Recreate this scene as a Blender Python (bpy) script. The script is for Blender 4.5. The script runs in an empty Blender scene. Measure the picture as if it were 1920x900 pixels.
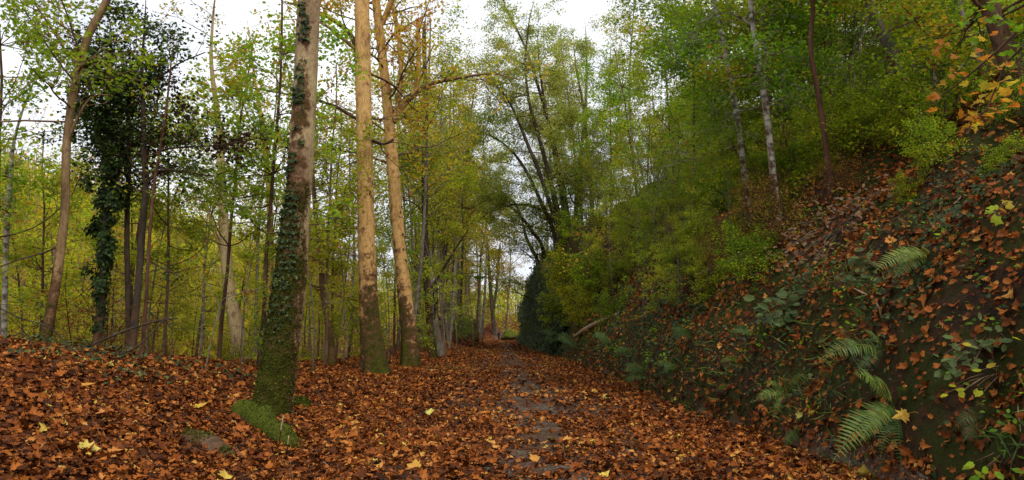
import bpy, math, random
import numpy as np
from mathutils import Vector
random.seed(7); R = np.random.default_rng(11)
SC = bpy.context.scene
COL = SC.collection
pi = math.pi
F = 1280.0; CAMZ = 1.5; PITCH = math.atan(174/1280)
CP, SP = math.cos(PITCH), math.sin(PITCH)

# ------------------------------------------------------------------ noise
_perm = np.random.default_rng(3).random(4096)
def _h(ix, iy, iz):
    return _perm[(ix*73856093 ^ iy*19349663 ^ iz*83492791) & 4095]
def noise3(p, s=1.0):
    p = np.asarray(p, float)*s + 1000.3
    i = np.floor(p).astype(np.int64); f = p-i; f = f*f*(3-2*f)
    x, y, z = i[..., 0], i[..., 1], i[..., 2]; fx, fy, fz = f[..., 0], f[..., 1], f[..., 2]
    r = 0
    for dx in (0, 1):
        for dy in (0, 1):
            for dz in (0, 1):
                w = (fx if dx else 1-fx)*(fy if dy else 1-fy)*(fz if dz else 1-fz)
                r = r + w*_h(x+dx, y+dy, z+dz)
    return r
def noise2(x, y, s=1.0, o=0.0):
    x, y = np.broadcast_arrays(np.asarray(x, float), np.asarray(y, float))
    return noise3(np.stack([x*s, y*s, np.full(x.shape, 7.7+o)], -1))
def fbm2(x, y, s, o=0.0):
    return .55*noise2(x, y, s, o)+.3*noise2(x, y, s*2.1, o+9)+.15*noise2(x, y, s*4.3, o+18)
def sst(t):
    t = np.clip(t, 0, 1); return t*t*(3-2*t)

# ------------------------------------------------------------------ terrain
def xr(y): return 3.75-0.0156*y+.35*(noise2(y, 0*y, .28)-.5)+.4*(noise2(y, 0*y, .07, 3)-.5)
def xl(y): return -2.9-0.0156*y
_ry = [-10, 0, 6, 10.7, 15.5, 20, 25.6, 35, 60, 400]; _rz = [1.5, 1.45, 1.42, 1.36, .95, .62, .38, .12, 0, 0]
def H(x, y):
    x, y = np.broadcast_arrays(np.asarray(x, float), np.asarray(y, float))
    z = np.zeros(x.shape)
    L = xl(y); s = np.clip((L-x)/5.2, 0, 1)
    z = z+np.interp(y, _ry, _rz)*sst(s*1.02)
    e = np.maximum(0, (L-5.2)-x)
    z = z-5.0*(1-np.exp(-(e/9)**1.4))
    e2 = np.maximum(0, e-24)
    z = z+46*(1-np.exp(-.75*e2/46))
    z = z+3.2*np.exp(-((x+8.2)/2.6)**2)*sst((y-48)/28)*(1-sst((y-92)/6))
    z = z+3.4*np.exp(-((x+4.2)/2.6)**2-((y-146)/6)**2)
    z = z+9*(1-np.exp(-np.maximum(0, y-185)*.3/9))
    d = x-xr(y)
    dp = np.maximum(0, d)
    w = sst((y-36)/15)*(1-sst((y-112)/10))
    d1 = np.interp(y, [0, 10, 16, 30, 50], [2.6, 2.7, 2.9, 3.4, 4.2])
    gen = (.75+.5*(noise2(y, 0*y, .5, 77)-.5))*(1-np.exp(-dp*6))+1.24*np.minimum(dp, d1)+40*(1-np.exp(-.6*np.maximum(0, dp-d1)/40))
    cl = 8.2*sst(dp/1.5)+.62*np.maximum(0, dp-1)
    gen = gen*(1-.75*sst((y-115)/12))
    z = z+gen*(1-w)+cl*w
    rough = np.where(d > 0, .5, np.where(x < L, .16, .05))
    z = z+rough*(fbm2(x, y, .9)-.5)*np.clip(np.abs(d)*1.5, .4, 1)
    z = z+.9*(fbm2(x, y, .22, 5)-.5)*np.clip(d-1, 0, 1)
    z = z+(.5*(fbm2(x, y, 2.3, 15)-.5)+1.0*(noise2(x, y, .95, 21)-.5)+.3*(noise2(x, y, 1.9, 26)-.5))*np.clip(d*2, 0, 1)
    return z
def Hn(x, y):
    e = .06
    n = np.stack([-(H(x+e, y)-H(x-e, y))/(2*e), -(H(x, y+e)-H(x, y-e))/(2*e), np.ones(np.shape(x))], -1)
    return n/np.linalg.norm(n, axis=-1, keepdims=True)
def P(px, py, Y):
    u = (px-960)/F; v = (450-py)/F
    d = np.array([u, CP-v*SP, SP+v*CP])
    return d*(Y/d[1])+np.array([0, 0, CAMZ])
def proj(p):
    x, y, z = p[0], p[1], p[2]-CAMZ
    dep = y*CP+z*SP; up = -y*SP+z*CP
    return 960+F*x/dep, 450-F*up/dep
_hitY = np.concatenate([np.arange(2, 40, .05), np.arange(40, 300, .4)])
def hit(px, py):
    u = (px-960)/F; v = (450-py)/F
    d = np.array([u, CP-v*SP, SP+v*CP]); d = d/d[1]
    q = d[None]*_hitY[:, None]+np.array([0, 0, CAMZ])
    b = np.nonzero(q[:, 2] < H(q[:, 0], q[:, 1]))[0]
    return q[b[0]] if len(b) else q[-1]
def onH(x, y, dz=0): return np.array([x, y, float(H(x, y))+dz])

# ------------------------------------------------------------------ mesh building
class Geo:
    def __init__(s): s.v = []; s.f = {3: [], 4: []}; s.t = []; s.n = 0
    def add(s, v, f, t=0.0):
        v = np.asarray(v, float).reshape(-1, 3)
        if len(v) == 0: return
        f = np.asarray(f, np.int64)
        s.f[f.shape[1]].append(f+s.n); s.v.append(v)
        s.t.append(np.broadcast_to(np.asarray(t, float), (len(v),))); s.n += len(v)
    def build(s, name, mat, parent=None, smooth=True, label=None):
        me = bpy.data.meshes.new(name)
        v = np.concatenate(s.v)
        if parent is not None: v = v-np.array(parent.location)
        f3 = np.concatenate(s.f[3]) if s.f[3] else np.zeros((0, 3), np.int64)
        f4 = np.concatenate(s.f[4]) if s.f[4] else np.zeros((0, 4), np.int64)
        me.vertices.add(len(v)); me.vertices.foreach_set('co', v.astype(np.float32).ravel())
        lv = np.concatenate([f3.ravel(), f4.ravel()]).astype(np.int32)
        me.loops.add(len(lv)); me.loops.foreach_set('vertex_index', lv)
        ls = np.concatenate([np.arange(len(f3))*3, len(f3)*3+np.arange(len(f4))*4]).astype(np.int32)
        me.polygons.add(len(ls)); me.polygons.foreach_set('loop_start', ls)
        me.update(calc_edges=True)
        me.polygons.foreach_set('use_smooth', np.full(len(ls), smooth))
        a = me.attributes.new('tint', 'FLOAT', 'POINT'); a.data.foreach_set('value', np.concatenate(s.t).astype(np.float32))
        me.validate()
        for m in (mat if isinstance(mat, (list, tuple)) else [mat]): me.materials.append(m)
        o = bpy.data.objects.new(name, me); COL.objects.link(o)
        if parent is not None: o.parent = parent
        if label: o['label'] = label
        return o

def thing(name, label, cat, loc=(0, 0, 0), group=None):
    o = bpy.data.objects.new(name, None); COL.objects.link(o)
    o.location = [float(c) for c in loc]; o.empty_display_size = .2
    return tag(o, label, cat, group)
def tag(o, label=None, cat=None, group=None, kind=None):
    if label: o['label'] = label
    if cat: o['category'] = cat
    if group: o['group'] = group
    if kind: o['kind'] = kind
    return o
def dup(root, loc, rotz, sc, label, group):
    r = root.copy(); COL.objects.link(r)
    r.location = [float(c) for c in loc]; r.rotation_euler = (random.gauss(0, .035), random.gauss(0, .035), rotz); r.scale = (sc, sc, sc*random.uniform(.9, 1.12))
    r['label'] = label; r['group'] = group
    for ch in root.children:
        c = ch.copy(); COL.objects.link(c); c.parent = r
    return r

def norm(a): return a/np.maximum(1e-9, np.linalg.norm(a, axis=-1, keepdims=True))
def resample(pts, step):
    pts = np.asarray(pts, float)
    n = len(pts); P0 = np.vstack([2*pts[0]-pts[1], pts, 2*pts[-1]-pts[-2]])
    out = []
    for i in range(n-1):
        a, b, c, d = P0[i], P0[i+1], P0[i+2], P0[i+3]
        k = max(1, int(np.linalg.norm((c-b)[:3])/step))
        t = (np.arange(k)/k)[:, None]
        out.append(.5*((2*b)+(-a+c)*t+(2*a-5*b+4*c-d)*t*t+(-a+3*b-3*c+d)*t**3))
    out.append(pts[-1:]); return np.vstack(out)
def frames(pts):
    T = norm(np.gradient(pts, axis=0))
    ref = np.array([1., 0, 0]) if abs(T[0, 0]) < .8 else np.array([0, 1., 0])
    U = np.empty_like(pts)
    u = ref-T[0]*(ref@T[0])
    for i in range(len(pts)):
        u = u-T[i]*(u@T[i]); u = u/max(1e-9, math.sqrt(u@u)); U[i] = u
    return T, U, np.cross(T, U)
def tube(g, pts, rad, sides=6, tint=0.0):
    pts = np.asarray(pts, float); n = len(pts)
    T, U, V = frames(pts)
    a = np.arange(sides)*2*pi/sides
    rad = np.broadcast_to(np.asarray(rad, float), (n,))
    v = pts[:, None]+rad[:, None, None]*(np.cos(a)[None, :, None]*U[:, None]+np.sin(a)[None, :, None]*V[:, None])
    g.add(v.reshape(-1, 3), tubef(n, sides), tint)
_tf = {}
def tubef(n, s):
    if (n, s) not in _tf:
        i = np.arange(n-1)[:, None]*s; j = np.arange(s)[None]; k = (j+1) % s
        _tf[n, s] = np.stack([i+j, i+k, i+s+k, i+s+j], -1).reshape(-1, 4)
    return _tf[n, s]

def trunk(g, pts, rad, sides=26, step=.14, flare=.5, fh=.5, lobes=5, lump=.09, mossfn=None, tex=1.0):
    """a bark surface: swollen and lobed at the foot, lumpy above; tint carries how much moss grows on it"""
    q = resample(np.hstack([np.asarray(pts, float), np.asarray(rad, float)[:, None]]), step)
    pts, rad = q[:, :3], q[:, 3]
    T, U, V = frames(pts)
    h = np.concatenate([[0], np.cumsum(np.linalg.norm(np.diff(pts, axis=0), axis=1))])
    a = np.arange(sides)*2*pi/sides; ph = random.uniform(0, 6)
    N = np.cos(a)[None, :, None]*U[:, None]+np.sin(a)[None, :, None]*V[:, None]
    fl = flare*np.exp(-(h/fh))[:, None]*(.75+.35*np.cos(lobes*a+ph)+.25*np.cos(2*a+ph*2))[None]
    base = pts[:, None]+rad[:, None, None]*N
    lm = lump*2*(noise3(base, 1.6*tex)-.5)+lump*.9*(noise3(base, 4.5*tex)-.5)+lump*.4*(noise3(base, 13*tex)-.5)
    v = pts[:, None]+(rad[:, None]*(1+fl+lm))[..., None]*N
    t = mossfn(h[:, None]+0*a[None], N, v) if mossfn else np.zeros(v.shape[:2])
    g.add(v.reshape(-1, 3), tubef(len(pts), sides), np.clip(t, 0, 1).ravel())
    return pts, rad, h, v, N

# leaf shapes: x along the midrib, y across; fan round vertex 0
def fan(o, c=(0.28, 0)):
    v = np.array([c]+list(o)); n = len(o)
    return v, np.array([[0, 1+i, 1+(i+1) % n] for i in range(n)])
_half = [(-.02, .0), (-.10, .20), (.02, .34), (.10, .30), (.20, .58), (.34, .34), (.52, .50), (.60, .24), (.72, .20)]
MAPLE = fan(_half+[(1.0, 0)]+[(x, -y) for x, y in reversed(_half[1:])])
LITE = fan([(0, 0), (.12, .42), (.34, .30), (.62, .42), (.70, .18), (1, 0), (.66, -.22), (.5, -.46), (.34, -.26), (.08, -.38)])
IVYL = fan([(0, 0), (.0, .36), (.38, .40), (1, 0), (.38, -.40), (.0, -.36)])
OVAL = (np.array([(0, 0), (.28, .27), (.68, .26), (1, 0), (.68, -.26), (.28, -.27), (.48, 0)]), np.array([[6, 0, 1], [6, 1, 2], [6, 2, 3], [6, 3, 4], [6, 4, 5], [6, 5, 0]]))
RHOM = (np.array([(0, 0), (.45, .33), (1, 0), (.5, -.31)]), np.array([[0, 1, 2], [0, 2, 3]]))
def leaves(g, pos, nrm, dirs, size, tint, shape=RHOM, curl=.25, fold=.2):
    pos = np.asarray(pos, float); n = len(pos)
    if n == 0: return
    tv, tf = shape
    nrm = norm(nrm); d = norm(dirs-nrm*np.sum(dirs*nrm, -1, keepdims=True)); c = np.cross(nrm, d)
    size = np.broadcast_to(size, (n,)); y = tv[:, 1][None]*R.uniform(.7, 1.12, n)[:, None]; x = tv[:, 0][None]+y*R.normal(0, .14, n)[:, None]
    k1 = R.normal(0, curl, n)[:, None]; k2 = (R.normal(fold, fold+.05, n))[:, None]; k3 = R.normal(0, curl, n)[:, None]
    z = k1*(x-.4)**2*1.6+k2*np.abs(y)*1.2+k3*x*y
    if len(tv) > 12: x = x*(1+R.normal(0, .09, (n, len(tv)))); y = y*(1+R.normal(0, .14, (n, len(tv))))
    v = pos[:, None]+size[:, None, None]*(x[..., None]*d[:, None]+y[..., None]*c[:, None]+z[..., None]*nrm[:, None])
    f = tf[None]+(np.arange(n)*len(tv))[:, None, None]
    g.add(v.reshape(-1, 3), f.reshape(-1, 3), np.repeat(np.broadcast_to(tint, (n,)), len(tv)))
def rdir(n, flat=1.0):
    d = R.normal(size=(n, 3)); d[:, 2] *= flat; return norm(d)

# ------------------------------------------------------------------ materials
def newmat(name):
    m = bpy.data.materials.new(name); m.use_nodes = True
    nt = m.node_tree; nt.nodes.clear()
    return m, nt, nt.nodes.new('ShaderNodeOutputMaterial')
def N(nt, t, **kw):
    n = nt.nodes.new(t)
    for k, v in kw.items():
        if k.startswith('i_'): n.inputs[k[2:].replace('_', ' ')].default_value = v
        else: setattr(n, k, v)
    return n
def ramp(nt, stops, src, interp='LINEAR'):
    r = nt.nodes.new('ShaderNodeValToRGB'); cr = r.color_ramp; cr.interpolation = interp
    while len(cr.elements) > 1: cr.elements.remove(cr.elements[-1])
    for i, (p, c) in enumerate(stops):
        e = cr.elements[0] if i == 0 else cr.elements.new(p)
        e.position = p; e.color = (*c, 1) if len(c) == 3 else c
    if src is not None: nt.links.new(src, r.inputs[0])
    return r.outputs[0]
def mixc(nt, fac, a, b, mode='MIX'):
    m = nt.nodes.new('ShaderNodeMix'); m.data_type = 'RGBA'; m.blend_type = mode
    for sock, val in ((m.inputs[0], fac), (m.inputs[6], a), (m.inputs[7], b)):
        if hasattr(val, 'links'): nt.links.new(val, sock)
        elif isinstance(val, (int, float)): sock.default_value = val
        else: sock.default_value = (*val, 1)
    return m.outputs[2]
def mth(nt, op, a, b=None, clamp=False):
    m = nt.nodes.new('ShaderNodeMath'); m.operation = op; m.use_clamp = clamp
    for i, val in enumerate((a, b)):
        if val is None: continue
        if hasattr(val, 'links'): nt.links.new(val, m.inputs[i])
        else: m.inputs[i].default_value = val
    return m.outputs[0]
def coords(nt): return nt.nodes.new('ShaderNodeTexCoord').outputs['Object']
def noi(nt, co, s, det=4, rough=.55, out='Fac'):
    n = nt.nodes.new('ShaderNodeTexNoise'); n.inputs['Scale'].default_value = s; n.inputs['Detail'].default_value = det; n.inputs['Roughness'].default_value = rough
    if co is not None: nt.links.new(co, n.inputs['Vector'])
    return n.outputs[out]
def bump(nt, h, s, d):
    b = nt.nodes.new('ShaderNodeBump'); b.inputs['Strength'].default_value = s; b.inputs['Distance'].default_value = d
    nt.links.new(h, b.inputs['Height']); return b.outputs[0]
def principled(nt, out, col, rough=.8, spec=.25, nrm=None):
    p = nt.nodes.new('ShaderNodeBsdfPrincipled')
    p.inputs['Roughness'].default_value = rough; p.inputs['Specular IOR Level'].default_value = spec
    if hasattr(col, 'links'): nt.links.new(col, p.inputs['Base Color'])
    else: p.inputs['Base Color'].default_value = (*col, 1)
    if nrm is not None: nt.links.new(nrm, p.inputs['Normal'])
    if out is not None: nt.links.new(p.outputs[0], out.inputs[0])
    return p
def leafmat(name, stops, transl=.4, rough=.55, spec=.25, vary=.35, hue=.03):
    m, nt, out = newmat(name)
    a = N(nt, 'ShaderNodeAttribute', attribute_name='tint')
    c = ramp(nt, stops, a.outputs['Fac'])
    if vary:
        oi = nt.nodes.new('ShaderNodeObjectInfo'); hs = nt.nodes.new('ShaderNodeHueSaturation')
        r = oi.outputs['Random']
        nt.links.new(mth(nt, 'ADD', mth(nt, 'MULTIPLY', r, vary), 1-vary/2), hs.inputs['Value'])
        r2 = mth(nt, 'FRACT', mth(nt, 'MULTIPLY', r, 17.3))
        nt.links.new(mth(nt, 'ADD', mth(nt, 'MULTIPLY', r2, hue*2), .5-hue), hs.inputs['Hue'])
        nt.links.new(c, hs.inputs['Color']); c = hs.outputs[0]
    n = noi(nt, coords(nt), 34, 3)
    c = mixc(nt, .55, c, ramp(nt, [(.25, (.6, .58, .55)), (.7, (1.3, 1.3, 1.25))], n), 'MULTIPLY')
    p = principled(nt, None, c, rough, spec)
    if transl:
        t = nt.nodes.new('ShaderNodeBsdfTranslucent'); nt.links.new(c, t.inputs[0])
        mx = nt.nodes.new('ShaderNodeMixShader'); mx.inputs[0].default_value = transl
        nt.links.new(p.outputs[0], mx.inputs[1]); nt.links.new(t.outputs[0], mx.inputs[2]); nt.links.new(mx.outputs[0], out.inputs[0])
    else: nt.links.new(p.outputs[0], out.inputs[0])
    return m
def barkmat(name, stops, scale=3.0, stretch=.35, moss=(.055, .060, .006), moss2=(.14, .14, .012), bs=.8, fine=28, hard=False):
    m, nt, out = newmat(name)
    co = coords(nt); mp = nt.nodes.new('ShaderNodeMapping'); mp.inputs['Scale'].default_value = (1, 1, stretch); nt.links.new(co, mp.inputs[0])
    wob = noi(nt, mp.outputs[0], scale, 6, .62)
    c = ramp(nt, stops, wob, 'LINEAR')
    f = noi(nt, mp.outputs[0], fine, 5, .65)
    c = mixc(nt, .7, c, ramp(nt, [(.3, (.5, .47, .43)), (.62, (1.15, 1.12, 1.08))], f), 'MULTIPLY')
    a = N(nt, 'ShaderNodeAttribute', attribute_name='tint').outputs['Fac']
    mn = noi(nt, co, 7, 6, .7); mf = noi(nt, co, 60, 4, .7)
    big = noi(nt, co, 2.3, 5, .65)
    nz = mth(nt, 'ADD', mth(nt, 'MULTIPLY', mth(nt, 'SUBTRACT', mn, .5), 1.5), mth(nt, 'MULTIPLY', mth(nt, 'SUBTRACT', big, .5), 1.6))
    an = mth(nt, 'ADD', a, nz)
    br = mth(nt, 'MULTIPLY', mth(nt, 'SUBTRACT', an, .18), 4.0, True)
    c = mixc(nt, br, c, mixc(nt, f, (.035, .018, .010), (.20, .095, .045)))
    ms = mth(nt, 'MULTIPLY', mth(nt, 'SUBTRACT', an, .46), 3.0, True)
    mc = mixc(nt, ramp(nt, [(.35, (0, 0, 0)), (.65, (1, 1, 1))], mf), tuple(x*.35 for x in moss), moss2)
    mc = mixc(nt, ramp(nt, [(.35, (0, 0, 0)), (.65, (1, 1, 1))], noi(nt, co, 4.5, 5, .7)), mc, tuple(x*.6 for x in moss))
    c = mixc(nt, ms, c, mc)
    hgt = mth(nt, 'ADD', mth(nt, 'MULTIPLY', f, .8), mth(nt, 'MULTIPLY', mth(nt, 'ADD', mth(nt, 'MULTIPLY', mf, 1.2), mn), ms))
    principled(nt, out, c, .85, .15, bump(nt, hgt, bs, .03))
    return m
G_YEL = [(0, (.085, .14, .010)), (.3, (.26, .36, .014)), (.6, (.56, .56, .022)), (.82, (.62, .46, .04)), (1, (.58, .19, .02))]
G_GRN = [(0, (.05, .095, .012)), (.4, (.16, .28, .013)), (.72, (.36, .48, .02)), (.9, (.46, .45, .035)), (1, (.56, .24, .02))]
G_LIGHT = [(0, (.18, .25, .04)), (.5, (.38, .46, .07)), (.85, (.34, .38, .06)), (1, (.50, .33, .04))]
G_GOLD = [(0, (.20, .19, .02)), (.4, (.42, .31, .03)), (.75, (.52, .25, .025)), (1, (.42, .13, .018))]
M = {}
M['yel'] = leafmat('yellow_green_leaf', G_YEL, .62)
M['grn'] = leafmat('green_leaf', G_GRN, .6)
M['light'] = leafmat('pale_green_leaf', G_LIGHT, .6)
M['gold'] = leafmat('golden_leaf', G_GOLD, .45)
M['litter'] = leafmat('litter_leaf', [(0, (.035, .013, .006)), (.22, (.085, .025, .007)), (.5, (.24, .066, .012)), (.75, (.40, .13, .022)), (.9, (.52, .23, .06)), (.97, (.56, .31, .06)), (1, (.55, .40, .07))], .08, .65, .12, 0)
M['ivy'] = leafmat('ivy_leaf', [(0, (.014, .026, .008)), (.6, (.036, .058, .016)), (1, (.095, .13, .032))], .15, .5, .18, 0)
M['darkivy'] = leafmat('dark_ivy_leaf', [(0, (.012, .026, .007)), (.6, (.040, .075, .014)), (1, (.11, .17, .028))], .15, .48, .2, 0)
M['fern'] = leafmat('fern_green', [(0, (.12, .07, .025)), (.12, (.05, .09, .02)), (.6, (.10, .175, .035)), (1, (.26, .30, .045))], .35, .5, .25, 0)
M['dry'] = leafmat('dry_leaf', [(0, (.06, .032, .018)), (.6, (.15, .085, .048)), (1, (.30, .20, .13))], .2, .7, .15, 0)
M['deadvine'] = leafmat('dead_vine_leaf', [(0, (.02, .010, .008)), (1, (.07, .03, .02))], .15, .7, .15, 0)
M['paleleaf'] = leafmat('pale_yellow_leaf', [(0, (.55, .50, .11)), (.5, (.60, .38, .05)), (.75, (.55, .22, .03)), (1, (.42, .12, .02))], .15, .5, .3, 0)
M['mossbit'] = leafmat('moss_tuft', [(0, (.025, .032, .005)), (.6, (.07, .085, .010)), (1, (.15, .16, .02))], .2, .8, .1, 0)
M['plane'] = barkmat('plane_bark', [(.28, (.12, .075, .03)), (.38, (.30, .17, .065)), (.45, (.47, .275, .10)), (.52, (.56, .36, .145)), (.58, (.49, .275, .09)), (.66, (.27, .19, .085))], 3.4, .4)
M['plane_old'] = barkmat('old_plane_bark', [(.28, (.15, .10, .055)), (.42, (.30, .21, .12)), (.55, (.40, .31, .165)), (.66, (.32, .25, .125)), (.8, (.20, .12, .05))], 2.2, .45)
M['dark'] = barkmat('dark_bark', [(.3, (.028, .020, .014)), (.5, (.06, .045, .032)), (.7, (.11, .085, .06))], 6, .25)
M['brown'] = barkmat('brown_bark', [(.3, (.05, .03, .018)), (.5, (.11, .068, .04)), (.7, (.19, .13, .08))], 6, .25)
M['tan'] = barkmat('tan_bark', [(.3, (.10, .062, .03)), (.5, (.25, .16, .075)), (.7, (.38, .27, .15))], 5, .3)
M['grey'] = barkmat('grey_bark', [(.3, (.07, .06, .048)), (.5, (.16, .14, .11)), (.7, (.27, .25, .20))], 6, .4)
M['birch'] = barkmat('birch_bark', [(.36, (.05, .042, .034)), (.46, (.25, .22, .18)), (.55, (.46, .43, .36)), (.7, (.56, .53, .46))], 5, 1.6)
M['red'] = barkmat('red_brown_bark', [(.3, (.04, .018, .012)), (.5, (.10, .045, .028)), (.7, (.17, .085, .05))], 6, .2)
M['stick'] = barkmat('bare_wood', [(.3, (.20, .13, .075)), (.5, (.38, .27, .17)), (.7, (.48, .37, .25))], 8, .3)
def stonemat(name, moss_amt):
    m, nt, out = newmat(name); co = coords(nt)
    c = ramp(nt, [(.3, (.03, .019, .010)), (.5, (.075, .049, .026)), (.7, (.14, .095, .052))], noi(nt, co, 5, 6, .65))
    a = N(nt, 'ShaderNodeAttribute', attribute_name='tint').outputs['Fac']
    mn = noi(nt, co, 9, 5, .7); mf = noi(nt, co, 75, 4, .7)
    ms = mth(nt, 'MULTIPLY', mth(nt, 'SUBTRACT', mth(nt, 'ADD', a, mth(nt, 'MULTIPLY', mth(nt, 'SUBTRACT', mn, .5), 2.0)), .38), 3, True)
    mc = mixc(nt, ramp(nt, [(.3, (0, 0, 0)), (.7, (1, 1, 1))], mf), (.022, .030, .005), (.12, .145, .016))
    c = mixc(nt, ms, c, mc)
    hgt = mth(nt, 'ADD', noi(nt, co, 20, 6, .7), mth(nt, 'MULTIPLY', mth(nt, 'ADD', mf, mn), ms))
    principled(nt, out, c, .9, .05, bump(nt, hgt, .7, .03)); return m
M['stone'] = stonemat('mossy_stone', 1)
def soilmat(name, stops, extra=None):
    m, nt, out = newmat(name); co = coords(nt)
    v = N(nt, 'ShaderNodeTexVoronoi', i_Scale=11.0); nt.links.new(co, v.inputs['Vector'])
    sep = nt.nodes.new('ShaderNodeSeparateColor'); nt.links.new(v.outputs['Color'], sep.inputs[0])
    c = ramp(nt, stops, mixc(nt, .45 if not extra else .75, sep.outputs[0], noi(nt, co, 16, 5, .7)))
    if extra:
        c = mixc(nt, ramp(nt, [(.44, (0, 0, 0)), (.56, (1, 1, 1))], noi(nt, co, 1.3, 7, .7)), c, extra)
    f = noi(nt, co, 40, 5, .7)
    c = mixc(nt, .7, c, ramp(nt, [(.3, (.4, .4, .4)), (.65, (1.15, 1.15, 1.15))], f), 'MULTIPLY')
    h = mth(nt, 'ADD', f, mth(nt, 'MULTIPLY', v.outputs['Distance'], 1.5 if not extra else .3))
    principled(nt, out, c, .9, .12, bump(nt, h, .8, .05)); return m
M['ground'] = soilmat('leaf_mould', [(0, (.025, .010, .006)), (.4, (.07, .022, .009)), (.75, (.17, .048, .013)), (1, (.28, .10, .025))])
M['bank'] = soilmat('bank_soil', [(0, (.012, .009, .006)), (.4, (.032, .021, .012)), (.6, (.07, .034, .016)), (.8, (.13, .05, .018))], (.040, .046, .008))
def gravelmat():
    m, nt, out = newmat('path_gravel'); co = coords(nt)
    v = N(nt, 'ShaderNodeTexVoronoi', i_Scale=38.0); nt.links.new(co, v.inputs['Vector'])
    sep = nt.nodes.new('ShaderNodeSeparateColor'); nt.links.new(v.outputs['Color'], sep.inputs[0])
    c = ramp(nt, [(0, (.035, .027, .02)), (.5, (.085, .064, .045)), (.85, (.15, .118, .088)), (1, (.27, .225, .175))], sep.outputs[0])
    c = mixc(nt, ramp(nt, [(.55, (0, 0, 0)), (.72, (1, 1, 1))], noi(nt, co, 1.3, 4)), c, (.045, .055, .014))
    c = mixc(nt, ramp(nt, [(.4, (0, 0, 0)), (.6, (1, 1, 1))], noi(nt, co, 2.2, 5, .7)), c, (.075, .032, .016))
    principled(nt, out, c, .85, .08, bump(nt, mth(nt, 'SUBTRACT', 1.0, v.outputs['Distance']), .7, .03)); return m
M['path'] = gravelmat()
def plain(name, c, rough=.8):
    m, nt, out = newmat(name); co = coords(nt)
    col = mixc(nt, .6, c, ramp(nt, [(.3, (.6, .6, .6)), (.7, (1.2, 1.2, 1.2))], noi(nt, co, 25, 4)), 'MULTIPLY')
    principled(nt, out, col, rough, .2); return m

# ------------------------------------------------------------------ ground, path, bank
def axis(segs):
    out = []
    for a, b, s in segs: out.append(np.arange(a, b, s))
    out.append([segs[-1][1]]); return np.concatenate(out)
gx = axis([(-260, -120, 8), (-120, -40, 2.5), (-40, -14, .7), (-14, -8, .25), (-8, 10, .12), (10, 20, .5), (20, 60, 2), (60, 220, 8)])
gy = axis([(-14, -2, 1), (-2, 18, .14), (18, 45, .35), (45, 160, .9), (160, 240, 4), (240, 420, 12)])
def sheet(name, keep, dz, mat, label, cat):
    X, Y = np.meshgrid(gx, gy, indexing='xy'); Z = H(X, Y)+dz
    ny, nx = X.shape
    idx = np.arange(ny*nx).reshape(ny, nx)
    q = np.stack([idx[:-1, :-1], idx[:-1, 1:], idx[1:, 1:], idx[1:, :-1]], -1).reshape(-1, 4)
    cx = (.5*(X[:-1, :-1]+X[1:, 1:])).ravel(); cy = (.5*(Y[:-1, :-1]+Y[1:, 1:])).ravel()
    q = q[keep(cx, cy)]
    u, inv = np.unique(q, return_inverse=True)
    g = Geo(); g.add(np.stack([X.ravel(), Y.ravel(), Z.ravel()], -1)[u], inv.reshape(-1, 4))
    return tag(g.build(name, mat), label, cat, kind='structure')
ispath = lambda x, y: (x > xl(y)+1.0) & (x < xr(y)) & (y < 150)
isbank = lambda x, y: (x >= xr(y)) & (y < 150)
sheet('ground', lambda x, y: ~ispath(x, y) & ~isbank(x, y), 0, M['ground'], 'leaf-covered woodland ground with a low berm beside the path', 'ground')
sheet('path', ispath, 0, M['path'], 'gravel woodland path showing through fallen leaves', 'path')
sheet('bank', isbank, 0, M['bank'], 'steep earth bank with moss rising beside the path', 'bank')

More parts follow.
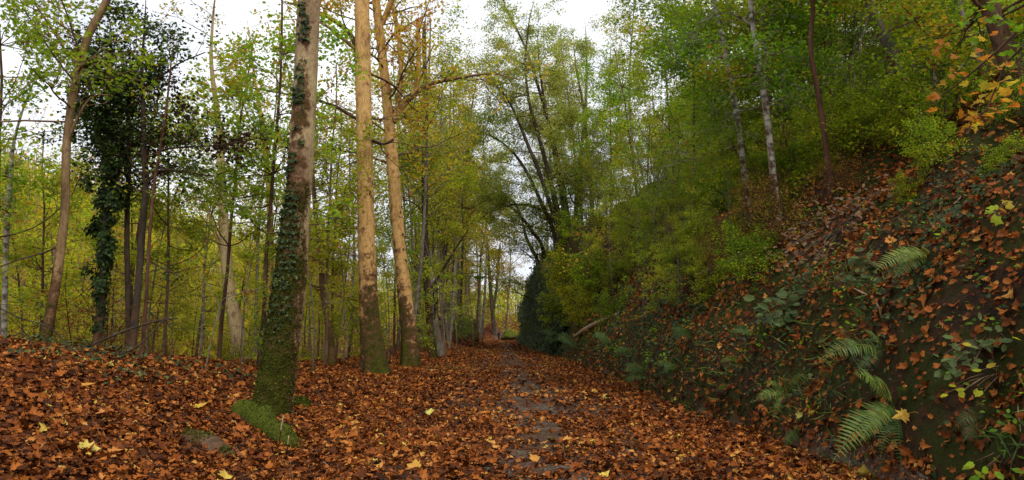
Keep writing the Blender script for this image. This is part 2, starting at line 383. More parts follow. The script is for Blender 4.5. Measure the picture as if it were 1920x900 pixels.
# ------------------------------------------------------------------ litter (ground cover)
def bare(x, y):   # worn track where the gravel shows
    c = .55-.0156*y+.35*(noise2(y, 0*y, .25, 30)-.5)
    t = np.exp(-((x-c)/np.where(y > 12, .85, .66))**2)+.55*np.exp(-((x-c+1.45)/.4)**2)+.5*np.exp(-((x-c-1.25)/.4)**2)
    return np.clip(t*np.clip((.5*fbm2(x, y, 1.5, 40)+.5*noise2(x, y, 5.5, 44)-np.where(y > 12, .24, .25))*4.2, 0, 1)*1.15, 0, 1)
def litter(name, regions, label, side):
    g = Geo()
    for y0, y1, x0, x1, dens, s0, s1, shape in regions:
        n = int((y1-y0)*(x1-x0)*dens)
        x = R.uniform(x0, x1, n); y = R.uniform(y0, y1, n)
        ok = np.abs(x) < .9*y+2.5
        d = x-xr(y)
        if side == 'bank':
            dens_ = np.clip((fbm2(x, y, .75, 60)-.37)*5, .48, 1)*np.clip(1.25-d*.08, .35, 1)
            dens_ = np.where(d < .3, .4, dens_)
            w = sst((y-30)/15); dens_ *= (1-.4*w)
            ok &= (d > -.1) & (R.random(n) < dens_)
        else:
            ok &= (d < .1) & (R.random(n) > .97*bare(x, y))
            ok &= R.random(n) < np.where(x < xl(y)-6, .5, 1)
        x, y = x[ok], y[ok]; n = len(x)
        nn = Hn(x, y); tilt = .36 if side != 'bank' else .5
        # leaves pile into drifts and turn up at the edges
        nr = norm(nn+R.normal(0, tilt, (n, 3))); nr[:, 2] = np.abs(nr[:, 2])
        p = np.stack([x, y, H(x, y)], -1)+nn*(.012+R.random(n)**2*.055)[:, None]
        sz = R.uniform(s0, s1, n)*(1+.25*R.normal(0, .6, n).clip(-1, 1.4))
        t = np.clip(R.beta(1.7, 2.1, n)*1.0+.4*(fbm2(x, y, .8, 70)-.5)+np.where(R.random(n) < .03, .35, 0)+np.where(R.random(n) < .18, -.3, 0), 0, 1)
        if side == 'bank': t = np.where(R.random(n) < .1, t, .12+t*.82)
        leaves(g, p-nr*0, nr, rdir(n, .1), sz, t, shape, .45, .22)
    o = g.build(name, M['litter'], smooth=False)
    return tag(o, label, 'fallen leaves', kind='stuff')
litter('fallen_leaves', [(2.5, 13, -11, 4.3, 230, .06, .112, MAPLE), (2.5, 13, -11, 4.3, 380, .03, .075, LITE), (2.5, 13, -11, 4.3, 90, .05, .10, OVAL), (13, 30, -17, 4.3, 190, .07, .13, LITE), (30, 60, -14, 4, 85, .10, .16, RHOM), (60, 150, -13, 3.6, 26, .18, .28, RHOM)],
       'rust and orange plane leaves carpeting the path and the berm', 'path')
litter('bank_leaves', [(3, 14, 3, 9.5, 230, .055, .115, MAPLE), (3, 14, 3, 9.5, 330, .03, .07, LITE), (14, 34, 2.8, 12, 200, .07, .13, LITE), (34, 60, 2, 8, 70, .12, .2, RHOM)], 'rust leaves caught on the steep earth bank', 'bank')

# ivy and small herbs covering the bank, and low ivy on the berm
g = Geo()
def cover(x, y, s0, s1, shape, hgt, tb=.5):
    n = len(x); nn = Hn(x, y)
    nr = norm(nn+np.array([-.25, -.45, .25])+R.normal(0, .5, (n, 3)))
    p = np.stack([x, y, H(x, y)], -1)+nn*(.02+R.random(n)*hgt)[:, None]
    leaves(g, p, nr, rdir(n, .5), R.uniform(s0, s1, n), np.clip(R.normal(tb, .25, n), 0, 1), shape, .2, .15)
n = 110000; x = R.uniform(2, 9.5, n); y = 3+R.random(n)**1.5*47; d = x-xr(y)
ok = (d > .05) & (R.random(n) < np.clip((fbm2(x, y, .6, 90)-.47)*6, .07, 1)*np.where(y > 16, .55, 1)); x, y = x[ok], y[ok]
k = y < 15; cover(x[k], y[k], .02, .075, IVYL, .12); cover(x[~k], y[~k], .06, .13, RHOM, .3)
tag(g.build('ivy_ground_cover', M['ivy'], smooth=False), 'dark ivy and small herbs creeping over the bank', 'ivy', kind='stuff')
g = Geo()
for i in range(420):     # little sprigs standing off the soil
    y = 4.5+random.random()**1.3*34; x = float(xr(y))+random.uniform(.1, 4.0); m = random.randint(7, 18); b = onH(x, y); hgt = random.uniform(.08, .3)
    p = b+R.normal(0, 1, (m, 3))*np.array([hgt, hgt, hgt*.5])*.6+np.array([-.35, -.2, .6])*hgt*R.random((m, 1))
    p[:, 2] = np.maximum(p[:, 2], H(p[:, 0], p[:, 1])+.02)
    leaves(g, p, norm(R.normal(0, .4, (m, 3))+np.array([-.2, -.3, .8])), rdir(m, .4), R.uniform(.03, .08, m)*(1 if y < 15 else 1.6), np.clip(R.normal(random.uniform(.1, .75), .15, m), 0, 1), OVAL if y < 15 else RHOM, .2, .15)
tag(g.build('bank_herbs', M['grn'], smooth=False), 'small green herbs sprouting over the bank', 'herbs', kind='stuff')
g = Geo(); n = 9000; y = 4+R.random(n)**1.3*40; x = xr(y)+np.abs(R.normal(0, .9, n))-.1; ok = noise2(x, y, 1.1, 33) > .5; x, y = x[ok], y[ok]; n = len(x)
leaves(g, np.stack([x, y, H(x, y)], -1), rdir(n), norm(R.normal(0, .4, (n, 3))+np.array([-.5, -.2, .35])), R.uniform(.1, .3, n), np.clip(R.normal(.45, .3, n), 0, 1), (np.array([(0, .02), (.5, .035), (1, 0), (.5, -.035), (0, -.02)]), np.array([[0, 1, 4], [1, 3, 4], [1, 2, 3]])), .5, .1)
tag(g.build('bank_grass', M['fern'], smooth=False), 'thin grass blades hanging along the foot of the bank', 'grass', kind='stuff')
g = Geo()
for cx, cy in ((480/1, 660), (100, 655), (160, 662), (230, 668), (470, 690), (330, 690), (250, 705), (60, 660), (880, 655), (900, 662), (840, 695), (440, 705)):
    c = hit(cx, cy); m = 90 if cx < 600 else 160
    cover(R.normal(c[0], .35 if cx < 600 else .8, m), R.normal(c[1], .45 if cx < 600 else 1.5, m), .04, .09, IVYL, .16, .6)
tag(g.build('ivy_undergrowth', M['ivy'], smooth=False), 'low ivy tufts poking through the leaves beside the path', 'ivy', kind='stuff')

g = Geo()
for i in range(330):
    if i < 190: y = random.uniform(4, 26); x = float(xr(y))+random.uniform(.1, 4.2)
    else: y = random.uniform(4.5, 16); x = random.uniform(-9.5, -3) if i < 290 else random.uniform(-3, 3)
    L = random.uniform(.15, .7); a = random.uniform(0, 6.3); q = np.array([[x+math.cos(a)*L*t+random.gauss(0, .05), y+math.sin(a)*L*t+random.gauss(0, .05), 0] for t in (0, .35, .7, 1)])
    q[:, 2] = H(q[:, 0], q[:, 1])+np.array([.03, .08, .08+random.random()*.2, .05+random.random()*.25]); tube(g, q, np.array([.006, .005, .004, .002])*random.uniform(.5, 1.1), 4)
tag(g.build('twig_litter', M['brown']), 'thin dead twigs strewn over the bank and the leaf carpet', 'twigs', kind='stuff')

# ------------------------------------------------------------------ branching
def wander(p, d, L, n, wob, up):
    pts = [np.array(p, float)]; d = np.array(d, float)/np.linalg.norm(d)
    for i in range(n):
        d = d+R.normal(0, wob, 3); d[2] += up; d = d/np.linalg.norm(d)
        pts.append(pts[-1]+d*L/n)
    return np.array(pts), d
class Crown:
    """twigs go to g, leaf seats are collected and turned into leaves at the end"""
    def __init__(s, g, levels=2, kids=(6, 6), lpt=7, jit=.14, up=.05, wob=.16, flat=.5, ang=.8):
        s.g = g; s.levels = levels; s.kids = kids; s.lpt = lpt; s.jit = jit; s.up = up; s.wob = wob; s.flat = flat; s.ang = ang; s.p = []; s.d = []
    def grow(s, p, d, L, r, lev=0, pts=None):
        n = 7 if lev == 0 else 5
        if pts is None: pts, _ = wander(p, d, L, n, s.wob, s.up*(1 if lev == 0 else .3))
        else: pts = resample(pts, max(.15, L/8)); n = len(pts)-1
        tube(s.g, pts, np.linspace(r, r*.3, len(pts)), (7, 4, 3, 3)[lev], 0.25 if lev == 0 else 0)
        if lev < s.levels:
            for k in range(s.kids[lev]):
                t = random.uniform(.18, 1)*n; i = min(n-1, int(t)); q = pts[i]+(pts[i+1]-pts[i])*(t-i)
                T = pts[i+1]-pts[i]; T = T/np.linalg.norm(T)
                w = R.normal(size=3); w[2] *= s.flat; w = w-T*(w@T); w = w/max(1e-6, np.linalg.norm(w))
                s.grow(q, T*math.cos(s.ang)+w*math.sin(s.ang), L*random.uniform(.35, .6)*(1.15-.5*t/n), r*.42*(1.1-.6*t/n)+.002, lev+1)
        if lev >= s.levels-0 or lev == s.levels-1:
            m = R.poisson(s.lpt if lev == s.levels else s.lpt*.6)
            t = R.random(m)**.8*n*.999; i = t.astype(int); q = pts[i]+(pts[i+1]-pts[i])*(t-i)[:, None]
            s.p.append(q+R.normal(0, s.jit, (m, 3))*np.array([1, 1, .7])); s.d.append(pts[i+1]-pts[i])
    def leaf(s, gl, size, tintfn, shape=RHOM, bias=.9, keep=1.0):
        if not s.p: return
        p = np.concatenate(s.p); d = norm(np.concatenate(s.d)); k = R.random(len(p)) < keep; p, d = p[k], d[k]; n = len(p)
        nr = norm(R.normal(0, .55, (n, 3))+np.array([0, 0, bias]))
        leaves(gl, p, nr, norm(d*.8+R.normal(0, .8, (n, 3))+np.array([0, 0, -.25])), size*R.uniform(.7, 1.3, n), np.clip(tintfn(p, n), 0, 1), shape, .25, .15)
def tn(mean, sd): return lambda p, n: mean+R.normal(0, sd, n)+.35*(noise3(p, .6)-.5)

def mossy(height, side=(-1, -.3, 0), amt=.6, sidew=.3, band=None):
    sd = np.array(side, float); sd /= np.linalg.norm(sd)
    def f(h, Nn, v):
        return amt*(1-sst(h/height))+sidew*np.clip(Nn@sd, 0, 1)*(1-sst(h/(height*2.6)))+.25*(noise3(v, 2.2)-.5)
    return f
def px_line(rows, Y, lean=0.0):
    """rows of (px, py, width px): a trunk standing at distance Y"""
    pts = []; rad = []
    for i, (px, py, w) in enumerate(rows):
        y = Y+lean*i; pts.append(P(px, py, y)); rad.append(.5*w*(y*1.02)/F)
    return pts, rad
def root_it(pts, rad):
    b = pts[0]; pts = [np.array([b[0], b[1], float(H(b[0], b[1]))-.25])]+([] if b[2]-H(b[0], b[1]) < .25 else [b])+pts[1:]
    if len(pts) > len(rad): rad = [rad[0]*1.05]+list(rad)
    return pts, list(rad)
def carry_on(pts, rad, top, shrink=.45):
    """the trunk goes on above what is seen, thinning, up to height TOP"""
    d = pts[-1]-pts[-2]; d = d/np.linalg.norm(d); d = d*.7+np.array([0, 0, .3]); r = rad[-1]
    L = max(1, top-pts[-1][2])
    q, _ = wander(pts[-1], d, L, 6, .05, .05)
    return list(pts)+list(q[1:]), list(rad)+list(np.linspace(r, r*shrink, 7)[1:])

def tree(name, label, rows, Y, bark, cat='tree', lean=0, top=None, flare=.35, fh=.4, lobes=5, sides=14, moss=None, limbs=0, lt=(.4, .98), ll=(1.5, 3), ld=.3, crown=None, leaf='yel', lsize=.09, tint=(.5, .15), shape=RHOM, keep=1.0, branches=(), ivy=None, lump=.06, group=None, extra=None):
    pts, rad = px_line(rows, Y, lean); pts, rad = root_it(pts, rad)
    if top: pts, rad = carry_on(pts, rad, top, .45 if rows[-1][1] < 20 else .12)
    else: pts, rad = carry_on(pts, rad, pts[-1][2]+1.5+3*rad[-1]/.05*.5, .1)
    root = thing(name, label, cat, (pts[0][0], pts[0][1], float(H(pts[0][0], pts[0][1]))), group)
    g = Geo(); q, r, h, v, Nn = trunk(g, pts, rad, sides, .12 if Y < 16 else .25, flare, fh, lobes, lump, moss)
    g.build('trunk', M[bark], root)
    gb = Geo(); cr = Crown(gb, **(crown or {}))
    for bl in branches:      # limbs seen in the photograph: rows (px, py, width), distance offsets
        rows_, dy = bl[0], bl[1]; bp = []; br = []
        for i, (px, py, w) in enumerate(rows_):
            yy = Y+dy*i; bp.append(P(px, py, yy)); br.append(.5*w*yy/F)
        g1 = Geo(); bq = resample(np.hstack([np.array(bp), np.array(br)[:, None]]), .2)
        trunk(g1, bp, br, 10, .2, 0, 1, 3, .1, mossy(9, (0, 0, 1), .1, .5))
        g1.build('branch', M[bl[2] if len(bl) > 2 else bark], root)
        for i in range(1, len(bq)-1, max(1, len(bq)//7)):
            if i < len(bq)*.25: continue
            T = bq[i+1, :3]-bq[i-1, :3]; w = R.normal(size=3)
            cr.grow(bq[i, :3], norm(T)+.9*norm(w), random.uniform(.5, 1)*ll[0], max(.006, bq[i, 3]*.4), 1)
    for k in range(limbs):
        i = int(random.uniform(*lt)*(len(q)-2)); a = random.uniform(0, 2*pi)
        L = random.uniform(*ll)*(1.15-.6*i/len(q))
        cr.grow(q[i], np.array([math.cos(a), math.sin(a), ld+random.gauss(0, .15)]), L, min(r[i]*.3, .011*L+.008))
    if gb.n: gb.build('twigs', M['brown' if bark in ('plane', 'plane_old') else bark], root)
    if cr.p:
        gl = Geo(); cr.leaf(gl, lsize, tn(*tint), shape, keep=keep)
        if gl.n: gl.build('crown', M[leaf], root, smooth=False)
    if ivy: ivy(root, q, r, h, v, Nn)
    if extra: extra(root, q, r, h)
    return root

# ------------------------------------------------------------------ the plane trees along the path
def moss_tufts(nmax, hmax):
    def f(root, q, r, h, v, Nn):
        g = Geo(); n = nmax; i = R.integers(0, np.searchsorted(h, hmax), n); j = R.integers(0, v.shape[1], n); t = t1moss(h[i], Nn[i, j], v[i, j]); k = (j+1) % v.shape[1]
        ok = (t+.5*(noise3(v[i, j], 5)-.5) > .35) & (Nn[i, j, 1] < .3); i, j, k = i[ok], j[ok], k[ok]; n = len(i); w = R.random((n, 1)); w2 = R.random((n, 1))
        p = v[i, j]*(1-w)+v[i, k]*w; p = p*(1-w2)+v[np.minimum(i+1, len(q)-1), j]*w2
        leaves(g, p, rdir(n), norm(Nn[i, j]+R.normal(0, .6, (n, 3))+np.array([0, 0, -.3])), R.uniform(.015, .045, n), R.random(n), RHOM); g.build('moss', M['mossbit'], root, smooth=False)
    return f
def both(*fs):
    def f(*a):
        for q in fs: q(*a)
    return f
def ivy_band(dens, band, h0, h1, s=.07, mat='ivy'):
    def f(root, q, r, h, v, Nn):
        g = Geo(); n = dens; i = R.integers(0, len(q)-1, n*4); j = R.integers(0, v.shape[1], n*4)
        hh = h[i]; a = Nn[i, j]; p = v[i, j]+R.normal(0, .02, (n*4, 3))
        t = (hh-h0)/(h1-h0); c, wdt = band
        ang = np.arctan2(a[:, 0], -a[:, 1])          # 0 faces the camera, negative to its left
        w = wdt*(1-.82*np.clip(t, 0, 1)**.8); cc = c+.9*np.clip(t, 0, 1)*abs(c)*.75
        ok = (R.random(n*4) < np.clip(t*5+.06, 0, 1)) & (t > -.14) & (t < 1) & (noise3(p, 6.5) > .34) & (np.abs(ang-cc+.5*(noise3(p, 1.4)-.5)) < w) & (noise3(p, 2.4) > .33+.2*t)
        p, a = p[ok][:n], a[ok][:n]; m = len(p)
        leaves(g, p+a*R.uniform(.0, .035, m)[:, None], norm(a+R.normal(0, .45, (m, 3))+np.array([0, 0, .35])), norm(R.normal(0, .6, (m, 3))+np.array([0, 0, -.6])), R.uniform(.45, 1.35, m)*s, np.clip(R.normal(.55, .3, m), 0, 1), IVYL, .2, .12)
        if g.n: g.build('ivy', M[mat], root, smooth=False)
    return f
def t1moss(h, Nn, v):
    left = np.clip(Nn@np.array([-.9, -.43, 0]), -1, 1)
    ang = np.arctan2(Nn[..., 0], -Nn[..., 1])
    low = 1-sst((h-1.2)/3.4)
    hh = np.clip(h, 0, 9)
    band = np.exp(-((ang+.32-.06*hh)/np.interp(hh, [0, 3, 5, 7, 9], [1.7, 1.5, .95, .42, .25]))**4)*(1-.55*sst((hh-5)/3))
    return .36*low+.1*left*low+.52*band+.4*(noise3(v, 2.0)-.5)
BR_T1 = [([(556, 24, 14), (520, 5, 11), (470, -25, 7)], .3, 'dark')]
sparse = dict(levels=2, kids=(6, 5), lpt=3, jit=.2, up=.03, wob=.15)
tree('plane_tree', 'stout mossy ivy-grown plane tree leaning beside two mossy stones', [(510, 792, 66), (514, 740, 67), (522, 690, 65), (533, 610, 63), (543, 540, 59), (556, 400, 49), (566, 270, 46), (573, 150, 44), (577, 50, 43), (579, 0, 42)], 12.0, 'plane_old',
     top=15, flare=.13, fh=.35, sides=40, lump=.05, moss=t1moss, limbs=9, lt=(.72, .98), ll=(2.5, 4), crown=sparse, leaf='gold', lsize=.11, shape=LITE, ivy=both(ivy_band(7000, (-.5, 1.25), 1.5, 8.6, .058), moss_tufts(16000, 4.2)))
tree('plane_tree', 'straight tan plane trunk with peeling foot, second along the path', [(704, 697, 44), (699, 660, 42), (693, 600, 36), (689, 500, 33), (686, 400, 31), (682, 200, 30), (680, 80, 29), (679, 0, 28)], 24.5, 'plane', top=22, flare=.6, fh=.6, lobes=5, sides=28,
     moss=mossy(5.5, (.7, -.6, 0), .62, .2), limbs=15, lt=(.40, .98), ll=(2.5, 5), crown=dict(sparse, lpt=5), leaf='yel', lsize=.14, tint=(.68, .14), shape=LITE,
     branches=[([(672, 98, 13), (655, 62, 10), (625, 38, 8), (590, 20, 7), (540, 5, 5)], .5, 'dark'), ([(670, 95, 8), (630, 62, 7), (600, 42, 5), (560, 40, 4)], -.4, 'tan'), ([(670, 224, 7), (630, 200, 6), (598, 190, 5), (545, 178, 4), (465, 164, 3)], -.3, 'dark'), ([(690, 260, 7), (720, 270, 5), (738, 262, 4)], -.2, 'dark')])
tree('plane_tree', 'forked golden plane trunk with a long limb arching over the path', [(769, 684, 33), (768, 640, 31), (762, 580, 27), (753, 500, 25), (745, 420, 24), (738, 330, 23), (730, 240, 21), (722, 150, 18), (712, 60, 17), (705, 0, 16)], 30, 'plane', top=20, flare=.6, fh=.6, sides=24,
     moss=mossy(5.5, (-.8, -.4, 0), .62, .3), limbs=17, lt=(.36, .98), ll=(3, 6), crown=dict(sparse, lpt=6), leaf='yel', lsize=.15, tint=(.69, .14), shape=LITE, ivy=ivy_band(350, (.9, .5), 3.5, 11, .13),
     branches=[([(736, 228, 17), (757, 192, 15), (778, 175, 12), (783, 152, 10), (785, 120, 9), (784, 40, 8)], .1, 'plane'), ([(770, 185, 9), (800, 160, 8), (840, 150, 6.5), (880, 143, 5), (925, 138, 3.5), (975, 150, 2)], -.6, 'tan'), ([(745, 205, 12), (752, 150, 10), (749, 80, 9), (738, 20, 8), (732, -20, 7)], .3, 'plane'), ([(716, 45, 13), (732, 8, 11), (742, -20, 10)], -.3, 'plane')])
tree('twin_stem_tree', 'dark upright trunk joined to a mossy leaning stem', [(812, 668, 15), (806, 600, 14), (800, 520, 13), (797, 420, 12), (796, 300, 11), (797, 180, 9), (795, 60, 8)], 40, 'dark', top=20, flare=.3, moss=mossy(4, (1, -.3, 0), .5, .4), limbs=14, lt=(.3, .98), ll=(2.5, 5), ld=.7, crown=dict(levels=2, kids=(6, 5), lpt=5), leaf='yel', lsize=.15, tint=(.6, .2),
     branches=[([(826, 668, 17), (820, 630, 15), (813, 590, 13), (808, 540, 11), (806, 470, 9)], .05, 'grey'), ([(806, 545, 6), (830, 505, 5), (855, 465, 4), (878, 430, 2)], -.3, 'dark')])

# trees on the berm and just below it
thin = dict(levels=2, kids=(5, 5), lpt=4, jit=.12)
def ivy_mass(h0, h1, w, n, s, mat):
    def f(root, q, r, h, v, Nn):
        g = Geo(); nc = 70
        for k in range(nc):
            hh = h0+(h1-h0)*random.random()**.85; t = (hh-h0)/(h1-h0); c = np.array([np.interp(hh, h, q[:, i]) for i in range(3)])
            a = random.uniform(0, 2*pi); wd = w*np.interp(t, [0, .15, .35, .6, .85, 1], [.25, .6, 1.1, .7, 1.25, .8]); off = wd*random.random()**.6
            c = c+np.array([math.cos(a)*off, math.sin(a)*off, random.gauss(0, .08)]); m = max(8, int(R.poisson(n/nc))); rr = random.uniform(.08, .2)
            o = norm(R.normal(0, 1, (m, 3))); p = c+o*rr*(R.random((m, 1))**.5)*np.array([1, 1, 1.3])
            leaves(g, p, norm(o+np.array([math.cos(a), math.sin(a), .6])+R.normal(0, .4, (m, 3))), norm(R.normal(0, .7, (m, 3))+np.array([0, 0, -.6])), R.uniform(.6, 1.3, m)*s, np.clip(R.normal(.4, .28, m), 0, 1), IVYL, .15, .12)
        m = n//3; hh = R.uniform(h0*.6, h1, m); x = np.stack([np.interp(hh, h, q[:, k]) for k in range(3)], -1); o = norm(R.normal(0, 1, (m, 3))*np.array([1, 1, .2]))
        leaves(g, x+o*(.07+.1*R.random((m, 1))), o+R.normal(0, .3, (m, 3)), norm(R.normal(0, .7, (m, 3))+np.array([0, 0, -.6])), R.uniform(.6, 1.2, m)*s, np.clip(R.normal(.35, .25, m), 0, 1), IVYL, .15, .12)
        g.build('ivy', M[mat], root, smooth=False)
    return f
tree('slender_tree', 'slender leaning tan-barked tree with a mossy foot, apart from the ivy-clad one', [(80, 640, 20), (98, 570, 17), (112, 480, 16), (121, 400, 15), (124, 300, 14.5), (128, 240, 14), (142, 150, 14), (162, 75, 14), (185, 30, 14), (203, -6, 14)], 12.5, 'tan', top=11, flare=.3, sides=16, moss=mossy(3, (-1, -.2, 0), .7, .4), limbs=18, lt=(.45, .98), ll=(1.6, 3.4), ld=.35, crown=dict(levels=2, kids=(6, 5), lpt=7, jit=.12), leaf='grn', lsize=.085, tint=(.55, .15), shape=LITE,
     branches=[([(124, 275, 6), (145, 222, 5), (172, 182, 4), (205, 178, 3)], -.1), ([(120, 458, 4), (80, 475, 3.5), (40, 485, 3), (0, 500, 2)], -.1, 'dark'), ([(160, 175, 4), (120, 130, 3.5), (85, 80, 3), (40, 10, 2)], -.3, 'dark')])
tree('ivy_clad_tree', 'trunk wrapped in a thick column of dark ivy', [(180, 652, 15), (188, 590, 14), (195, 500, 13), (198, 420, 12), (200, 300, 11), (203, 200, 9), (207, 120, 7)], 14.5, 'dark', top=8.5, moss=mossy(2, (-1, 0, 0), .6, .3), limbs=16, lt=(.5, .95), ll=(1.0, 2.1), crown=dict(levels=2, kids=(6, 6), lpt=8, jit=.13), leaf='darkivy', lsize=.085, tint=(.6, .25), ivy=ivy_mass(1.3, 6.6, .5, 5600, .075, 'darkivy'))
def vine(cs, n, rad):
    def f(root, q, r, h):
        g = Geo()
        for px, py in cs:
            c = P(px, py, root.location.y+random.uniform(-.5, .5)); m = n
            p = c+R.normal(0, 1, (m, 3))*np.array([rad, rad, rad*.7])*(.4+R.random((m, 1)))
            leaves(g, p, rdir(m), rdir(m), R.uniform(.05, .12, m), R.random(m), LITE, .4, .3)
        g.build('dead_vine', M['deadvine'], root, smooth=False)
    return f
tree('vine_hung_tree', 'dark straight trunk hung with dead brown vine beside the ivy column', [(243, 655, 9), (240, 560, 9), (238, 450, 9), (240, 340, 8), (240, 240, 7), (243, 150, 5)], 15, 'dark', top=8, moss=mossy(1.5), limbs=14, lt=(.5, .95), ll=(1, 1.9), crown=dict(levels=2, kids=(6, 5), lpt=7, jit=.12), leaf='darkivy', lsize=.085, tint=(.7, .25),
     extra=vine([(205, 175), (190, 165), (180, 215), (245, 130), (262, 140), (280, 118), (300, 150), (235, 160), (270, 270)], 70, .26))
tree('vine_hung_tree', 'forked dark trunk with long arching boughs carrying clots of dead vine', [(246, 660, 13), (254, 590, 12), (262, 500, 12), (268, 420, 12), (273, 350, 11), (270, 270, 10), (268, 190, 8), (266, 115, 6)], 14.2, 'dark', top=9, moss=mossy(2, (-1, 0, 0), .4, .2), limbs=15, lt=(.5, .95), ll=(1.0, 2.1), crown=dict(levels=2, kids=(6, 5), lpt=7, jit=.12), leaf='darkivy', lsize=.085, tint=(.8, .25),
     branches=[([(272, 350, 5), (300, 320, 4.5), (350, 322, 4), (400, 330, 3), (430, 320, 2)], -.1), ([(270, 300, 4), (310, 280, 4), (370, 275, 3), (430, 270, 3), (490, 258, 2)], -.1), ([(238, 205, 4), (285, 160, 3.5), (330, 122, 3), (385, 98, 2)], -.15), ([(262, 480, 4), (300, 500, 3), (340, 520, 2)], .1)],
     extra=vine([(310, 155), (325, 185), (340, 205), (355, 218), (310, 235), (395, 275), (430, 268), (442, 290), (475, 260), (415, 280), (270, 330), (300, 280), (285, 260), (325, 255)], 50, .24))
tree('sapling', 'thin brown pole sapling rising from the berm crest', [(266, 672, 7), (274, 560, 6.5), (280, 450, 6), (290, 340, 5.5), (300, 280, 5), (312, 200, 4), (320, 130, 3)], 13, 'red', top=7, sides=8, limbs=6, lt=(.5, .95), ll=(.5, 1), crown=dict(levels=1, kids=(5,), lpt=4), leaf='yel', lsize=.07)
tree('pale_plane_tree', 'pale cream plane trunk standing just beyond the berm crest', [(452, 668, 30), (446, 630, 26), (436, 580, 23), (428, 530, 21), (424, 480, 19), (420, 420, 18), (416, 340, 15), (412, 260, 12)], 27, 'plane_old', top=16, moss=mossy(1.0), sides=16, limbs=12, lt=(.35, .95), ll=(2, 4), crown=thin, leaf='yel', lsize=.12, tint=(.6, .15), branches=[([(428, 500, 9), (410, 455, 8), (398, 420, 7), (385, 380, 6)], .1)])
tree('slender_tree', 'thin mossy leaning tree with torn bark between the two stout planes', [(624, 682, 15), (620, 640, 13), (612, 590, 11), (605, 540, 11), (600, 470, 10), (590, 380, 8), (585, 300, 6)], 26, 'brown', top=12, moss=mossy(5, (-1, 0, 0), .6, .4), limbs=12, lt=(.3, .95), ll=(1.5, 3), ld=.1, crown=dict(levels=2, kids=(6, 5), lpt=6), leaf='yel', lsize=.12, tint=(.45, .15))
tree('pale_plane_tree', 'pale upright plane trunk half hidden behind the stout mossy trunk', [(505, 640, 14), (505, 560, 13), (507, 460, 12), (504, 350, 11), (497, 280, 9), (488, 210, 7), (478, 150, 5)], 34, 'plane', top=18, limbs=12, lt=(.35, .95), ll=(2, 4), crown=thin, leaf='yel', lsize=.13, tint=(.7, .15))
tree('grey_pole_tree', 'whitish thin pole tree at the edge of the wood', [(6, 640, 10), (9, 560, 9), (12, 450, 9), (18, 360, 8), (24, 280, 6)], 15, 'birch', top=8, limbs=8, lt=(.4, .95), ll=(1, 2), crown=thin, leaf='yel', lsize=.085, tint=(.6, .2))
# small tree by the far bend
tree('forked_tree', 'small dark forked tree on the mound at the far bend', [(926, 612, 8), (922, 570, 7), (919, 530, 6.5), (915, 480, 5), (912, 430, 4)], 140, 'dark', top=34, flare=.3, limbs=16, lt=(.3, .98), ll=(5, 9), ld=.5, crown=dict(levels=2, kids=(6, 6), lpt=6, jit=.5), leaf='gold', lsize=.5, tint=(.2, .2),
     branches=[([(924, 585, 6), (931, 540, 5), (934, 500, 4), (938, 460, 3)], .2)])

# ------------------------------------------------------------------ alders on the cliff top, arching over the path
feath = dict(levels=2, kids=(9, 7), lpt=7, jit=.22, up=.02, wob=.12, flat=.4)
def alder(label, rows, Y, **kw):
    rows = [(a, b, w*.8) for a, b, w in rows]
    return tree('alder', label, rows, Y, kw.pop('bark', 'dark'), flare=.1, moss=mossy(4, (-1, -.2, .6), .1, .1), crown=feath, leaf='light', lsize=.175, tint=(.55, .2), limbs=kw.pop('limbs', 18), lt=(.2, .98), ll=(3.2, 6.5), ld=.2, sides=10, group='alders on the cliff top', **kw)
alder('dark alder stem arching farthest out over the path', [(1048, 440, 11), (1032, 385, 10), (1010, 320, 9), (985, 260, 8), (962, 205, 6), (935, 165, 4), (905, 150, 3)], 55, limbs=18)
alder('tall mossy alder stem at the cliff lip beside the arching one', [(1056, 432, 14), (1044, 390, 13), (1030, 330, 11), (1010, 255, 9), (992, 190, 7), (985, 120, 5), (990, 60, 4)], 56, limbs=18)
alder('slim upright alder stem amid the cliff-top clump', [(1060, 428, 10), (1052, 360, 9), (1040, 290, 8), (1022, 200, 7), (1012, 130, 5)], 58)
alder('straight grey-green alder trunk standing behind the arching clump', [(1080, 405, 12), (1084, 340, 11), (1090, 280, 9), (1098, 200, 7), (1100, 120, 5)], 62, bark='grey')
alder('ivy-dark alder trunk last in the cliff-top clump', [(1110, 400, 12), (1108, 330, 11), (1100, 260, 9), (1094, 200, 7), (1080, 130, 4)], 64, limbs=14)
alder('low crooked alder hanging off the cliff lip', [(1008, 500, 9), (998, 470, 8), (985, 440, 7), (975, 400, 5), (955, 370, 4), (925, 352, 3)], 70, limbs=18)
alder('long bowed alder stem with its tip well out over the path', [(1040, 445, 10), (1015, 380, 9), (980, 310, 7), (945, 270, 5), (905, 250, 4), (875, 262, 3)], 57, limbs=20)
alder('low bowed alder stem sweeping down at its tip', [(1020, 480, 9), (995, 430, 8), (960, 390, 6), (920, 375, 4), (885, 390, 3)], 66, limbs=18)
alder('tall thin alder stem rising furthest above the clump', [(1066, 420, 11), (1050, 320, 10), (1020, 200, 8), (985, 90, 6), (950, 20, 4)], 60, limbs=20)
alder('slender alder stem leaning low towards the path from the lip', [(1045, 428, 9), (1025, 400, 8), (990, 385, 6), (955, 385, 4), (915, 400, 3)], 60, limbs=16)

